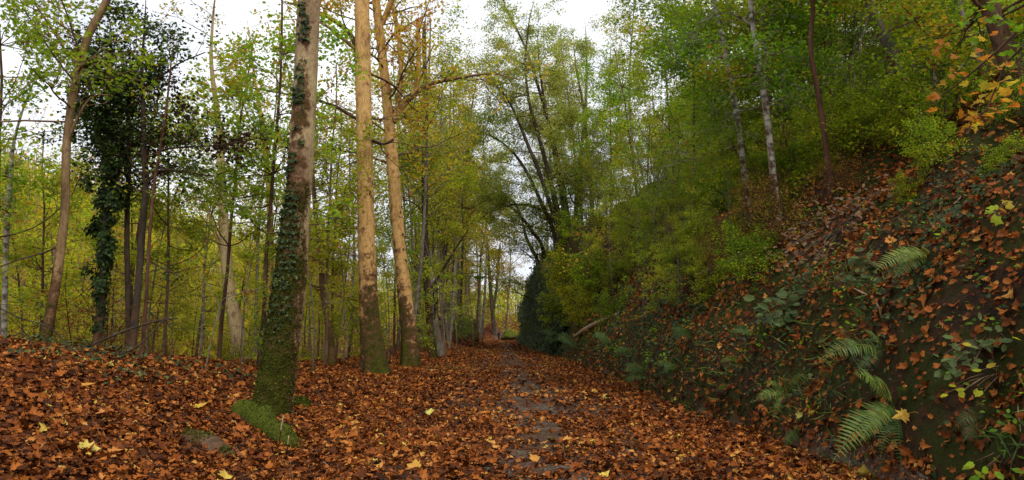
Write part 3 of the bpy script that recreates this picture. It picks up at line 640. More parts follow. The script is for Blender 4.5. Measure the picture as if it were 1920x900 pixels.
# ------------------------------------------------------------------ trees on the bank
def bank_tree(name, label, rows, Y, bark, **kw): return tree(name, label, rows, Y, bark, **kw)
leafy = dict(levels=2, kids=(8, 7), lpt=10, jit=.15, up=.0, wob=.14, flat=.35)
mb = mossy(2.2, (-1, -.5, 0), .5, .3)
bank_tree('birch_tree', 'leaning grey birch, paler of its neighbour and more bent', [(1412, 452, 12), (1404, 400, 11), (1396, 330, 11), (1386, 250, 10), (1374, 170, 10), (1360, 100, 9), (1350, 50, 9), (1338, 0, 8)], 17, 'birch', top=13, moss=mb, limbs=14, lt=(.3, .95), ll=(1.8, 3.4), ld=.1, crown=leafy, leaf='grn', lsize=.095, tint=(.5, .14), branches=[([(1355, 110, 4), (1330, 100, 3.5), (1290, 130, 3), (1250, 150, 2)], -.1)])
bank_tree('birch_tree', 'whitish birch with dark bark blotches and a mossy foot', [(1472, 468, 13), (1462, 420, 13), (1452, 350, 13), (1444, 270, 12), (1434, 190, 12), (1422, 110, 11), (1412, 50, 10), (1407, -6, 10)], 15, 'birch', top=13, moss=mb, limbs=14, lt=(.35, .95), ll=(1.6, 3), ld=.1, crown=leafy, leaf='grn', lsize=.095, tint=(.5, .14), branches=[([(1420, 120, 4), (1390, 104, 3.5), (1360, 104, 3), (1330, 120, 2)], -.1), ([(1405, 45, 5), (1370, 24, 4), (1335, 30, 3), (1300, 50, 2)], -.1)])
bank_tree('red_stem_tree', 'thin dark red-brown stem rooted above the dry brown shrub', [(1557, 362, 11), (1552, 300, 10), (1543, 235, 10), (1533, 170, 9.5), (1522, 110, 9), (1520, 70, 8.5), (1524, 25, 8), (1522, -6, 8)], 14, 'red', top=12, limbs=10, lt=(.45, .95), ll=(1.4, 2.6), crown=leafy, leaf='grn', lsize=.09, tint=(.6, .2))
bank_tree('pale_leaning_tree', 'pale mottled trunk leaning through the leaves high on the slope', [(1718, 232, 22), (1700, 180, 21), (1685, 140, 21), (1665, 85, 20), (1645, 45, 19), (1632, 10, 18)], 15, 'grey', top=14, moss=mb, limbs=12, lt=(.3, .95), ll=(1.6, 3), crown=leafy, leaf='yel', lsize=.10, tint=(.5, .25))
bank_tree('slender_tree', 'mossy trunk far up the slope with an ivy sleeve', [(1470, 135, 14), (1462, 80, 13), (1455, 20, 12)], 26, 'brown', top=19, moss=mossy(8), limbs=12, lt=(.2, .95), ll=(2, 4), crown=leafy, leaf='grn', lsize=.13, tint=(.55, .2))
# the orange maple whose low boughs hang into view over the bank
def maple_leaves(root, q, r, h):
    for rows, Y, spots, mat in (
        ([(1905, 60, 6), (1870, 95, 5), (1830, 130, 4), (1785, 165, 3), (1745, 195, 2)], 5.6, [(1748, 196), (1790, 130), (1812, 150), (1845, 165), (1835, 205), (1820, 240), (1768, 80), (1800, 205), (1855, 110), (1870, 175), (1885, 150), (1850, 240), (1890, 215), (1830, 95), (1775, 150)], .97),
        ([(1915, 90, 6), (1885, 120, 4), (1850, 205, 3), (1808, 248, 2)], 5.2, [(1810, 246), (1830, 222), (1850, 205), (1868, 135), (1900, 120), (1908, 160), (1862, 60), (1845, 20), (1880, 180), (1895, 190), (1836, 212)], .95),
        ([(1920, 10, 5), (1890, 25, 4), (1850, 45, 3)], 5.0, [(1875, 35), (1895, 55), (1915, 70), (1905, 15), (1860, 15), (1840, 40), (1812, 62), (1885, 85)], .2)):
        bp = [P(a, b, Y+.15*i) for i, (a, b, w) in enumerate(rows)]; br = [.5*w*Y/F for a, b, w in rows]
        g = Geo(); trunk(g, bp, br, 7, .15, 0, 1, 3, .06); b = g.build('branch', M['brown'], root)
        gl = Geo(); pp = []
        for (a, c) in spots:
            for k in range(3): pp.append(P(a+random.gauss(0, 13), c+random.gauss(0, 11), Y+random.uniform(-.2, .7)))
        pp = np.array(pp); n = len(pp)
        leaves(gl, pp, norm(R.normal(0, .45, (n, 3))+np.array([0, -.35, .8])), norm(R.normal(0, .5, (n, 3))+np.array([-.9, -.2, -.4])), R.uniform(.055, .105, n), np.clip(R.normal(mat, .09, n), 0, 1), MAPLE, .3, .2)
        c = gl.build('foliage', M['yel'], b, smooth=False)
        c.location = (0, 0, 0)
        for vtx in (): pass
        # leaves were built in world space: take them to the branch's frame
        c.matrix_parent_inverse.identity()
        off = np.array(root.location); me = c.data; co = np.empty(len(me.vertices)*3, np.float32); me.vertices.foreach_get('co', co)
        co = (co.reshape(-1, 3)-off).astype(np.float32); me.vertices.foreach_set('co', co.ravel()); me.update()
bank_tree('orange_maple', 'thick brown maple leaning at the frame edge with orange and green leaves', [(1945, 280, 40), (1925, 220, 38), (1900, 140, 36), (1880, 80, 34), (1862, 30, 33), (1850, -10, 32)], 11, 'brown', top=13, moss=mb, limbs=12, lt=(.2, .95), ll=(1.5, 2.6), crown=leafy, leaf='yel', lsize=.10, tint=(.6, .25), shape=LITE, extra=maple_leaves)
bank_tree('mossy_slope_tree', 'grey trunk slanting close behind the orange maple', [(1885, 240, 20), (1860, 185, 18), (1830, 110, 17), (1805, 40, 16), (1790, -10, 15)], 14, 'grey', top=12, moss=mb, limbs=10, lt=(.2, .95), ll=(1.4, 2.6), crown=leafy, leaf='grn', lsize=.10, tint=(.5, .2))

# ------------------------------------------------------------------ background trees, built once per kind and copied
def proto(name, cat, height, r, bark, leaf, lsize, tint, limbs, lt, ll, ld, crown, keep=1.0, stems=1, sides=8, bend=.05, shape=RHOM):
    root = thing(name, '', cat, (0, 0, 0)); g = Geo(); gb = Geo(); cr = Crown(gb, **crown)
    for sidx in range(stems):
        a = random.uniform(0, 6.28); off = np.array([math.cos(a), math.sin(a), 0])*(0 if stems == 1 else .15)
        d = np.array([math.cos(a)*.28, math.sin(a)*.28, 1]) if stems > 1 else np.array([random.gauss(0, .05), random.gauss(0, .05), 1])
        hh = height*random.uniform(.75, 1)
        pts, _ = wander(off+np.array([0, 0, -.3]), d, hh, 7, bend, .04); rad = np.linspace(r, r*.3, 8)
        q, rr, h, v, Nn = trunk(g, pts, rad, sides, .5, .35, .4, 4, .06, mossy(2, (-1, 0, 0), .4, .4))
        for k in range(limbs):
            i = int(random.uniform(*lt)*(len(q)-2)); a = random.uniform(0, 2*pi); L = random.uniform(*ll)*(1.2-.6*i/len(q))
            cr.grow(q[i], np.array([math.cos(a), math.sin(a), ld+random.gauss(0, .2)]), L, min(rr[i]*.45, .02*L+.006))
    g.build('trunk', M[bark], root); gb.build('twigs', M[bark], root)
    gl = Geo(); cr.leaf(gl, lsize, tn(*tint), shape, keep=keep); gl.build('crown', M[leaf], root, smooth=False)
    print('proto', name, sum(len(c.data.polygons) for c in root.children))
    return root
slimc = dict(levels=2, kids=(5, 5), lpt=6, jit=.2, flat=.35)
airy = dict(levels=2, kids=(5, 5), lpt=4, jit=.22, flat=.4)
PR = {
 'y': proto('woodland_tree', 'tree', 19, .11, 'grey', 'yel', .14, (.6, .16), 28, (.45, .97), (1.6, 3.4), .4, airy),
 'g': proto('woodland_tree', 'tree', 12, .08, 'brown', 'yel', .13, (.5, .16), 18, (.4, .97), (1.4, 3.0), .2, dict(levels=2, kids=(5, 5), lpt=5, jit=.2, flat=.35)),
 'b': proto('woodland_tree', 'tree', 20, .13, 'tan', 'gold', .13, (.35, .25), 26, (.35, .97), (1.6, 3.6), .6, dict(levels=2, kids=(6, 5), lpt=3, jit=.18), .8),
 'p': proto('woodland_tree', 'tree', 12, .06, 'dark', 'yel', .12, (.6, .2), 14, (.45, .97), (.8, 1.7), .4, dict(levels=2, kids=(4, 4), lpt=5, jit=.15), .8),
 'o': proto('woodland_tree', 'tree', 16, .10, 'tan', 'gold', .14, (.5, .22), 20, (.45, .97), (1.4, 2.8), .25, slimc),
 'a': proto('ash_tree', 'tree', 25, .15, 'grey', 'yel', .19, (.55, .2), 28, (.45, .98), (2.6, 5.5), .35, dict(levels=2, kids=(8, 6), lpt=4, jit=.24, flat=.4)),
 'm': proto('maple_tree', 'tree', 13, .06, 'brown', 'grn', .10, (.69, .14), 22, (.35, .97), (1.0, 2.6), .3, dict(levels=2, kids=(5, 5), lpt=6, jit=.14, flat=.5), shape=LITE),
 'B': proto('beech_sapling', 'sapling', 8, .04, 'grey', 'yel', .095, (.4, .14), 13, (.3, .97), (1.0, 2.2), .0, dict(levels=2, kids=(6, 5), lpt=6, jit=.08, flat=.15, up=0), shape=OVAL),
 'h': proto('hazel', 'shrub', 5.5, .035, 'brown', 'grn', .10, (.56, .16), 7, (.25, .97), (.9, 1.9), .05, dict(levels=2, kids=(5, 5), lpt=6, jit=.13, flat=.3), stems=6, sides=6, bend=.08),
 'H': proto('hazel', 'shrub', 8.5, .045, 'grey', 'grn', .095, (.62, .2), 11, (.3, .97), (1.1, 2.2), .1, dict(levels=2, kids=(5, 5), lpt=6, jit=.15, flat=.3), stems=4, sides=6, bend=.08),
 's': proto('understorey_shrub', 'shrub', 2.4, .018, 'brown', 'yel', .08, (.36, .18), 7, (.2, .97), (.5, 1.0), .1, dict(levels=2, kids=(4, 4), lpt=6, jit=.09, flat=.3), stems=5, sides=5, bend=.1),
 't': proto('bare_shrub', 'shrub', 3.6, .016, 'red', 'gold', .07, (.6, .2), 9, (.1, .97), (.7, 1.5), .3, dict(levels=2, kids=(5, 4), lpt=2, jit=.09), .5, stems=7, sides=5, bend=.12),
}
used = set(); used_labels = {}
KIND = {'y': 'yellow-green leafy tree', 'g': 'green spreading tree', 'b': 'half-bare tan-stemmed tree', 'p': 'thin dark pole tree', 'o': 'golden-leaved tree', 'h': 'bushy green hazel', 'H': 'tall yellowing hazel', 's': 'low yellow-green shrub', 'm': 'slim green maple', 'a': 'tall airy ash', 'B': 'beech sapling with level sprays', 't': 'reddish bare-twigged shrub'}
def where(p):
    px, py = proj((p[0], p[1], max(p[2], -4)))
    marks = [(85, 'the tan leaner'), (185, 'the ivy-clad trunk'), (262, 'the vine-hung trunks'), (445, 'the cream plane'), (520, 'the mossy plane'), (625, 'the torn-bark tree'), (700, 'the straight plane'), (765, 'the forked plane'), (815, 'the twin-stemmed tree'), (925, 'the bend tree'), (1055, 'the alders'), (1415, 'the bent birch'), (1470, 'the blotched birch'), (1556, 'the red stem'), (1715, 'the pale leaner'), (1890, 'the orange maple')]
    marks = [m for m in marks if m[1]]
    if px < 85: return 'outside the leaning tan tree'
    if px > 1890: return 'past the orange maple'
    for a, b in zip(marks, marks[1:]):
        if a[0] <= px < b[0]: return 'between '+a[1]+' and '+b[1]
    return 'by the path'
def plant(k, x, y, sc, zone):
    z = float(H(x, y)); root = PR[k]; p = (x, y, z)
    w = where(p); dist = zone if zone else 'close by' if y < 22 else 'midway off' if y < 48 else 'far off' if y < 85 else 'very far off'
    lab = f'{KIND[k]} {dist}, {w}'; grp = lab+' (alike)'
    if k not in used:
        used.add(k); o = root; o.location = (x, y, z); o.rotation_euler.z = random.uniform(0, 6.3); o.scale = (sc,)*3
        o['label'] = lab; o['group'] = grp
    else: o = dup(root, p, random.uniform(0, 6.3), sc, lab, grp)
    return o
def visible(x, y, z, top):
    a = proj((x, y, z)); b = proj((x, y, z+top)); return -60 < a[0] < 1980 and b[1] < 900 and a[1] > -40
taken = []
def free(x, y, d):
    for a, b in taken:
        if (a-x)**2+(b-y)**2 < d*d: return False
    taken.append((x, y)); return True
# saplings and maples standing just behind the berm and in the plane row
for k, px, y, sc in (('B', 600, 21, .8), ('B', 655, 30, 1), ('B', 735, 33, .9), ('B', 470, 17, .6), ('B', 838, 39, 1.1), ('B', 640, 33, 1.3), ('B', 300, 17, .7), ('B', 760, 37, 1.2), ('B', 860, 52, 1.4), ('B', 30, 13.5, .5), ('B', 890, 62, 1.5),
                     ('m', 110, 17.5, .75), ('m', 335, 16.5, .72), ('m', 430, 19, 1.05), ('m', 500, 18, 1.1), ('m', 20, 14, .85), ('m', 620, 24, 1.15), ('m', 630, 31, 1.2), ('m', 250, 21, 1.1), ('m', 745, 40, 1.4), ('m', 830, 47, 1.5), ('y', 800, 52, 1.2), ('y', 845, 62, 1.3), ('b', 815, 58, 1.2), ('y', 780, 46, 1.1), ('y', 870, 74, 1.3), ('y', 860, 88, 1.4), ('p', 835, 55, 1.4), ('p', 850, 68, 1.5), ('p', 822, 64, 1.5), ('p', 790, 60, 1.4), ('y', 880, 100, 1.7), ('y', 900, 150, 2.0), ('y', 945, 178, 2.2), ('y', 878, 72, 1.5), ('g', 893, 84, 1.9), ('y', 846, 57, 1.35), ('a', 838, 49, .95), ('a', 846, 63, 1.1), ('a', 868, 97, 1.35), ('a', 904, 104, 1.5), ('a', 775, 36, .8), ('y', 905, 120, 1.9), ('o', 960, 172, 2.0), ('y', 860, 66, 1.5), ('y', 750, 50, 1.2), ('y', 720, 44, 1.1)):
    x = (px-960)/F*y*1.02; taken.append((x, y)); plant(k, x, y, sc, '')
# the wood below the berm
cnt = 0
while cnt < 165:
    y = 16+random.random()**1.2*80; px = random.uniform(-40, 870); x = (px-960)/F*y
    if x > xl(y)-6.2-(2.5 if y < 30 else 0): continue
    if x > -9 and 45 < y < 95: continue
    if not free(x, y, 1.15): continue
    k = random.choices('ygbpo', (21, 8, 14, 50, 7))[0]
    plant(k, x, y, random.uniform(.7, 1.15)*(.8 if y < 25 else 1)*(.72 if px < 480 and k in 'ybo' else 1), ''); cnt += 1
# both sides of the far bend
cnt = 0
while cnt < 58:
    y = random.uniform(50, 190); px = random.uniform(760, 985); x = (px-960)/F*y
    if xl(y)-1.5 < x < xr(y)+1 and y < 168: continue
    if y < 95 and x > -6.6: continue
    if 880 < px < 975 and random.random() < .75: continue
    if not free(x, y, 1.4): continue
    plant(random.choices('ygbpo', (34, 16, 14, 26, 12))[0], x, y, random.uniform(.95, 1.5), ''); cnt += 1
# shrubs below the berm
cnt = 0
while cnt < 30:
    y = 16+random.random()**1.4*50; px = random.uniform(-30, 800); x = (px-960)/F*y
    if x > xl(y)-6.2: continue
    plant(random.choice('sst'), x, y, random.uniform(.7, 1.3), ''); cnt += 1
# hazels and trees on the slope above the bank
cnt = 0
while cnt < 58:
    y = 11+random.random()**1.2*50; d = random.uniform(2.9, 15); x = float(xr(y))+d
    px, py = proj((x, y, float(H(x, y))))
    if not (1060 < px < 1990): continue
    if (y < 16 and d < 4.2) or (px > 1440 and y < 18.5): continue
    if not free(x, y, 1.3): continue
    plant(random.choices('hHgym', (36, 34, 6, 10, 14))[0], x, y, random.uniform(.75, 1.25), 'on the slope'); cnt += 1
for k, px, y, d, sc in (('a', 1000, 80, 3, 1.0), ('a', 1010, 64, 4, .8), ('a', 1010, 98, 3, 1.2), ('y', 1000, 78, 4, 1.2), ('y', 1060, 72, 5, 1.1), ('m', 1040, 90, 4, 1.7), ('m', 1110, 60, 6, 1.5), ('y', 1150, 48, 6, 1), ('m', 1180, 42, 5, 1.35), ('m', 1230, 34, 5, 1.3), ('m', 1290, 28, 5, 1.2), ('m', 1250, 24, 4.2, 1.05), ('m', 1130, 50, 4.5, 1.5), ('m', 1400, 22, 5, 1.2), ('m', 1520, 20, 6, 1.1), ('o', 1620, 22, 7, .8), ('o', 1560, 24, 8, .9), ('m', 1700, 20, 8, 1), ('m', 1480, 26, 8, 1.3)):
    plant(k, float(xr(y))+d, y, sc, 'on the slope')
for i in range(9):
    y = random.uniform(50, 95); plant('s', float(xr(y))+random.uniform(1.2, 2.6), y, random.uniform(.9, 1.6), 'on the cliff lip')
for k, y, d, sc in (('s', 15.5, 3.9, 1.2), ('h', 17, 4.8, .45), ('s', 18, 4.4, 1.3), ('s', 14.5, 4.6, 1.1), ('h', 16, 5.6, .5), ('t', 17.5, 3.8, .7), ('s', 13.5, 5.2, 1.1), ('h', 19.5, 5, .5)):
    plant(k, float(xr(y))+d, y, sc, 'on the bank brow')
for i in range(26):
    y = random.uniform(8.5, 26); x = float(xr(y))+random.uniform(2.3, 4.2)
    plant(random.choice('thsstt'), x, y, random.uniform(.3, .55)*(.8 if y < 12 else 1), 'on the bank brow')
# shrubs spreading from the bank face, their sprays over the path side
for px, py, k, sc in ((1150, 560, 'B', .7), (1200, 535, 'B', .7), (1250, 510, 'B', .6), (1300, 470, 'B', .55), (1100, 530, 'B', .8), (1205, 610, 'B', .45), (1270, 590, 'B', .4), (1370, 470, 'B', .5), (1150, 520, 'B', .75), (1060, 620, 's', 1.5), (1075, 560, 's', 1.5), (1095, 600, 's', 1.1), (1110, 545, 's', 1.4), (1085, 520, 'B', .6), (1060, 540, 's', 1.6), (1140, 600, 's', .9), (1330, 560, 's', .6), (1420, 520, 's', .6), (1220, 500, 'H', .5), (1160, 540, 'h', .5), (1290, 540, 'h', .4), (1450, 470, 't', .6), (1350, 520, 't', .5)):
    p = hit(px, py); plant(k, p[0], p[1], sc, 'on the bank face')

# ------------------------------------------------------------------ far woodland on the hills
g = Geo(); gt = Geo()
for i in range(1500):
    if i < 900: y = R.uniform(60, 240); x = -R.uniform(.2, .95)*y-12
    else: y = R.uniform(185, 300); x = R.uniform(-.32, .3)*y
    z = float(H(x, y)); hh = R.uniform(7, 13); m = 75
    c = R.normal(0, 1, (m, 3))*np.array([1.5, 1.5, 2.6])+np.array([x, y, z+hh*.62])
    nr = norm(R.normal(0, .6, (m, 3))+np.array([0, 0, .8]))
    leaves(g, c, nr, rdir(m), R.uniform(.45, .85, m), np.clip(R.normal(R.choice([.3, .55, .75, .85]), .12, m), 0, 1), RHOM)
    tube(gt, np.array([[x, y, z-.3], [x+R.normal(0, .3), y, z+hh*.5], [x+R.normal(0, .6), y, z+hh]]), [.16, .12, .05], 5)
w = g.build('distant_woodland', M['yel'], smooth=False); tag(w, 'far yellow and gold woodland covering the hillside', 'woodland', kind='stuff')
wt = gt.build('distant_trunks', M['tan']); tag(wt, 'massed thin trunks of the far hillside woodland', 'woodland', kind='stuff')

g = Geo(); n = 60000; y = R.uniform(16, 120, n); x = -9-R.random(n)*(.72*y); ok = x < xl(y)-6.3; x, y = x[ok], y[ok]; n = len(x)
leaves(g, np.stack([x, y, H(x, y)+R.random(n)**2*.5], -1), norm(R.normal(0, .6, (n, 3))+np.array([0, 0, .9])), rdir(n, .5), R.uniform(.1, .3, n), np.clip(R.normal(.6, .2, n), 0, 1), RHOM)
n = 26000; y = R.uniform(152, 260, n); x = R.uniform(-.3, .25, n)*y
leaves(g, np.stack([x, y, H(x, y)+R.random(n)**2*2.2], -1), norm(R.normal(0, .6, (n, 3))+np.array([0, 0, .9])), rdir(n, .5), R.uniform(.3, .6, n), np.clip(R.normal(.62, .2, n), 0, 1), RHOM)
tag(g.build('valley_undergrowth', M['yel'], smooth=False), 'yellow-green low growth on the valley floor behind the berm', 'undergrowth', kind='stuff')

# ------------------------------------------------------------------ cliff, boulders, mounds, stones
def blob(name, label, cat, c, size, rot=0, lump=.25, moss=1.0, seed=0, res=(28, 40), sharp=0):
    g = Geo(); nu, nv = res
    th = np.linspace(0.02, pi-.02, nu)[:, None]; ph = np.linspace(0, 2*pi, nv, endpoint=False)[None]
    d = np.stack([np.sin(th)*np.cos(ph), np.sin(th)*np.sin(ph), np.cos(th)+0*ph], -1)
    r = 1+lump*2*(noise3(d+seed*3.1, 1.3)-.5)+lump*(noise3(d+seed, 3.2)-.5)+lump*.45*(noise3(d+seed, 8)-.5)
    if sharp:
        for k in range(6):
            nrm_ = np.random.default_rng(seed*7+k).normal(size=3); nrm_ /= np.linalg.norm(nrm_); r = np.minimum(r, .82/np.maximum(.15, d@nrm_))
    v = d*r[..., None]*np.array(size)*.5
    cr_, sr_ = math.cos(rot), math.sin(rot)
    v = np.stack([v[..., 0]*cr_-v[..., 1]*sr_, v[..., 0]*sr_+v[..., 1]*cr_, v[..., 2]], -1)
    t = np.clip(moss*(.35+.75*d[..., 2])+.35*(noise3(d, 3)-.5), 0, 1)
    i = np.arange(nu-1)[:, None]*nv; j = np.arange(nv)[None]; k = (j+1) % nv
    g.add(v.reshape(-1, 3)+np.array(c), np.stack([i+j, i+k, i+nv+k, i+nv+j], -1).reshape(-1, 4)[:, ::-1], t.ravel())
    o = g.build(name, M['stone']); return tag(o, label, cat)
def slump(name, label, cat, line, mat, moss, seed):   # a long stone or log lying along pixel points (px, py, width)
    pts = []; rad = []
    for px, py, w in line:
        p = hit(px, py); pts.append(p+np.array([0, 0, .02])); rad.append(.5*w*p[1]/F)
    q = resample(np.hstack([np.array(pts), np.array(rad)[:, None]]), .05)
    # round the two ends
    s = np.linspace(0, 1, len(q)); q[:, 3] *= np.clip(np.minimum(s, 1-s)*9, .05, 1)**.5
    g = Geo(); T, U, V = frames(q[:, :3]); a = np.arange(22)*2*pi/22
    Nn = np.cos(a)[None, :, None]*U[:, None]+np.sin(a)[None, :, None]*V[:, None]
    b = q[:, None, :3]+q[:, None, 3:4]*Nn
    rr = q[:, 3][:, None]*(1+.5*(noise3(b+seed, 3.5)-.5)+.3*(noise3(b+seed, 9)-.5)+.15*(noise3(b, 24)-.5))
    v = q[:, None, :3]+rr[..., None]*Nn
    t = moss*(.45+.6*Nn[..., 2])+.35*(noise3(v, 4)-.5)
    g.add(v.reshape(-1, 3), tubef(len(q), 22), np.clip(t, 0, 1).ravel())
    o = tag(g.build(name, M[mat]), label, cat)
    gm = Geo(); i = R.integers(0, len(q), 5000); j = R.integers(0, 22, 5000); ok = (t[i, j] > .45) & (Nn[i, j, 2] > -.2); i, j = i[ok], j[ok]; n = len(i)
    k = (j+1) % 22; w = R.random((n, 1)); p = v[i, j]*(1-w)+v[i, k]*w+R.normal(0, .012, (n, 3))
    leaves(gm, p, rdir(n), norm(Nn[i, j]+R.normal(0, .5, (n, 3))), R.uniform(.015, .04, n), R.random(n), RHOM); gm.build('moss', M['mossbit'], o, smooth=False)
    return o
slump('mossy_stone', 'long bright-mossy stone slanting in front of the stout plane foot', 'stone', [(440, 778, 30), (458, 778, 56), (485, 797, 54), (510, 815, 46), (535, 832, 40), (556, 848, 24)], 'stone', 1.15, 2)
slump('broken_log', 'short brown broken log with a mossy side half sunk in leaves', 'log', [(340, 822, 26), (352, 828, 36), (378, 838, 42), (405, 850, 40), (425, 858, 30), (438, 864, 16)], 'brown', .42, 5)
slump('mossy_stone', 'small dark mossy stone tucked behind the stout plane foot', 'stone', [(548, 760, 26), (560, 762, 30), (574, 768, 20)], 'stone', .8, 8)
slump('mossy_log', 'short mossy log end lying on the berm crest', 'log', [(415, 682, 12), (428, 678, 18), (442, 672, 20), (450, 669, 16)], 'stone', 1.1, 11)
for lab, px, py, w, rot, sd in (('low mossy stone set in the bank foot left of the bushy fern', 1370, 684, 60, .3, 21), ('pale-edged stone at the bank foot where the leaf carpet ends', 1362, 732, 44, -.2, 22), ('dark stone showing in the soil above the bushy fern', 1545, 640, 40, .5, 23), ('stone bedded in leaves below the tan barkless log', 1290, 590, 30, .1, 24)):
    p = hit(px, py); k = w*p[1]/F; blob('stone', lab, 'stone', p+np.array([.05, .05, -.02]), (k, k*.7, k*.62), rot, .2, .8, sd, sharp=1)
# rock face: ivy-clad cutting beside the path
def cliff():
    root = thing('cliff', 'tall ivy-covered rock face at the side of the cutting', 'rock face', onH(4.0, 56))
    g = Geo(); gi = Geo(); ys = np.linspace(44, 116, 150); zs = np.linspace(-.3, 1, 44)
    Y, S = np.meshgrid(ys, zs, indexing='ij')
    top = np.interp(Y, [44, 48, 53, 60, 75, 90, 105, 116], [2.0, 4.5, 7.4, 8.6, 9.0, 9.0, 8.4, 6.0])
    x0 = xr(Y)-.1
    b = np.stack([x0, Y, S*top], -1)
    X = x0+.14*S*top*.5-.2+1.6*(noise3(b, .32)-.5)+.7*(noise3(b, 1.1)-.5)+np.where(S > .9, (S-.9)*18, 0)
    v = np.stack([X, Y, S*top+.4*(noise3(b, .5)-.5)], -1)
    n, m = Y.shape; i = np.arange(n-1)[:, None]*m; j = np.arange(m-1)[None]
    g.add(v.reshape(-1, 3), np.stack([i+j, i+j+1, i+m+j+1, i+m+j], -1).reshape(-1, 4)[:, ::-1], np.clip(.6+.5*(noise3(v, .7)-.2), 0, 1).ravel())
    g.build('rock', M['stone'], root)
    k = 52000; a = R.integers(0, n, k); c = R.integers(4, m, k); p = v[a, c]+R.normal(0, .28, (k, 3))*np.array([.5, 1.2, 1])
    ok = fbm2(p[:, 1], p[:, 2]*1.3, .6, 55) > .40; p = p[ok]; k = len(p)
    leaves(gi, p-np.array([1, .5, 0])*(.15*R.random((k, 1))+.9*np.clip(noise3(p, .8)-.42, 0, 1)[:, None]+.5*np.clip(noise3(p, 2.1)-.45, 0, 1)[:, None]), norm(np.array([-1, -.7, .5])+R.normal(0, .5, (k, 3))), norm(R.normal(0, .6, (k, 3))+np.array([0, 0, -.8])), R.uniform(.13, .26, k), np.clip(R.normal(.45, .2, k)+1.1*(noise3(p, .9)-.5), 0, 1), RHOM, .15, .12)
    gi.build('ivy', M['ivy'], root, smooth=False)
cliff()
def mass_ivy(name, label, c, size, n, mat, s):
    pass
blob('mossy_boulder', 'upright dark mossy boulder ending the low bank by the path', 'boulder', P(872, 622, 86)+np.array([0, 0, -.3]), (3.2, 5, 4.2), .3, .22, 1.5, 3)
blob('boulder', 'low mossy boulder beside the walker at the far bend', 'boulder', P(958, 630, 132)+np.array([0, 0, -.2]), (3.6, 4, 2.4), 0, .25, 1.5, 9)

# ------------------------------------------------------------------ fallen branches and twigs
def stick(name, label, rows, mat, cat='branch', lump=.06, sides=9):
    pts = []; rad = []
    for px, py, w, dz in rows:
        p = hit(px, py) if dz is None else P(px, py, dz); pts.append(p+np.array([0, -.03, .03])); rad.append(.5*w*p[1]/F)
    g = Geo(); trunk(g, pts, rad, sides, .1, 0, 1, 3, lump)
    return tag(g.build(name, M[mat]), label, cat)
b0 = hit(1080, 634)[1]-1.2; b1 = hit(1163, 592)[1]-1.0; bd = lambda t: b0+(b1-b0)*t; l0 = hit(1305, 524)[1]-.6; l1 = hit(1400, 484)[1]-.6; ld_ = lambda t: l0+(l1-l0)*t
stick('fallen_branch', 'pale crooked bare branch jutting from the bank over ferns', [(1078, 632, 6, bd(0)), (1098, 618, 8, bd(.25)), (1122, 606, 8, bd(.5)), (1145, 597, 7, bd(.8)), (1163, 588, 6, bd(1))], 'stick')
stick('fallen_log', 'tan barkless log lying aslant on the leafy bank', [(1305, 520, 9, ld_(0)), (1335, 507, 11, ld_(.33)), (1365, 494, 12, ld_(.66)), (1400, 478, 12, ld_(1))], 'tan')
stick('fallen_branch', 'long dark fallen bough propped on the berm crest', [(150, 660, 3, 12.6), (200, 638, 4, 12.7), (245, 620, 4, 12.8), (300, 604, 3.4, 12.9), (335, 600, 2, 13)], 'dark')
stick('fallen_branch', 'thin curved dark bough rising from the berm crest', [(215, 670, 2.4, 12.2), (250, 658, 3, 12.3), (285, 630, 3, 12.4), (310, 600, 2.4, 12.5), (330, 590, 2, 12.6)], 'dark')
stick('fallen_branch', 'dark dead bough sagging down to the leaves near the tan tree', [(-10, 575, 2.4, 10.5), (40, 600, 2.4, 10.6), (90, 615, 2.4, 10.7), (130, 650, 2.4, 10.8), (150, 672, 2, 10.9)], 'dark')
root = None
def arch_sapling():
    b = hit(384, 700); Y = b[1]
    t = thing('bare_sapling', 'bare arching sapling with pale bark before the mossy log', 'sapling', (b[0], Y, float(H(b[0], Y))))
    for nm, rows in (('stem', [(378, 745, 4), (386, 690, 4), (396, 640, 4), (408, 590, 3.6), (418, 562, 3.2), (450, 550, 2.6), (495, 540, 2)]), ('shoot', [(402, 612, 2.2), (412, 580, 2), (395, 545, 2), (370, 500, 1.6)]), ('shoot', [(495, 540, 1.8), (540, 528, 1.6), (580, 515, 1.2)])):
        g = Geo(); trunk(g, [P(a, c, Y) for a, c, w in rows], [.3*w*Y/F for a, c, w in rows], 7, .08, 0, 1, 3, .05); g.build(nm, M['grey'], t)
    g = Geo(); p = np.array([P(468, 545, Y), P(455, 548, Y), P(545, 530, Y)]); leaves(g, p, rdir(3), rdir(3), .1, np.array([.5, .35, .4]), MAPLE, .5, .3); g.build('withered_leaf', M['litter'], t, smooth=False)
arch_sapling()
for lab, rows in (('short pale twig standing upright against the mossy stone', [(524, 838, 3, None), (528, 810, 3, 8.0), (533, 783, 2.4, 8.1)]), ('thin twig leaning on the low end of the mossy stone', [(540, 852, 2.4, None), (541, 838, 2.4, 7.5), (543, 822, 2, 7.6)]),
                  ('slim grey twig lying beside the broken log', [(445, 898, 2.6, None), (460, 882, 2.6, None), (474, 866, 2.2, None)]), ('thin pale twig on the leaves nearer the path middle', [(602, 865, 2.6, None), (614, 876, 2.6, None), (628, 892, 2.4, None)]),
                  ('dark bent twig lying uphill of the broken log', [(362, 812, 3, None), (380, 790, 3, None), (400, 768, 2.4, None)]), ('long straight twig lying alone on the berm face', [(78, 850, 3, None), (105, 805, 2.8, None), (130, 770, 2.2, None)])):
    stick('twig', lab, rows, 'stick', 'twig', .05, 6)
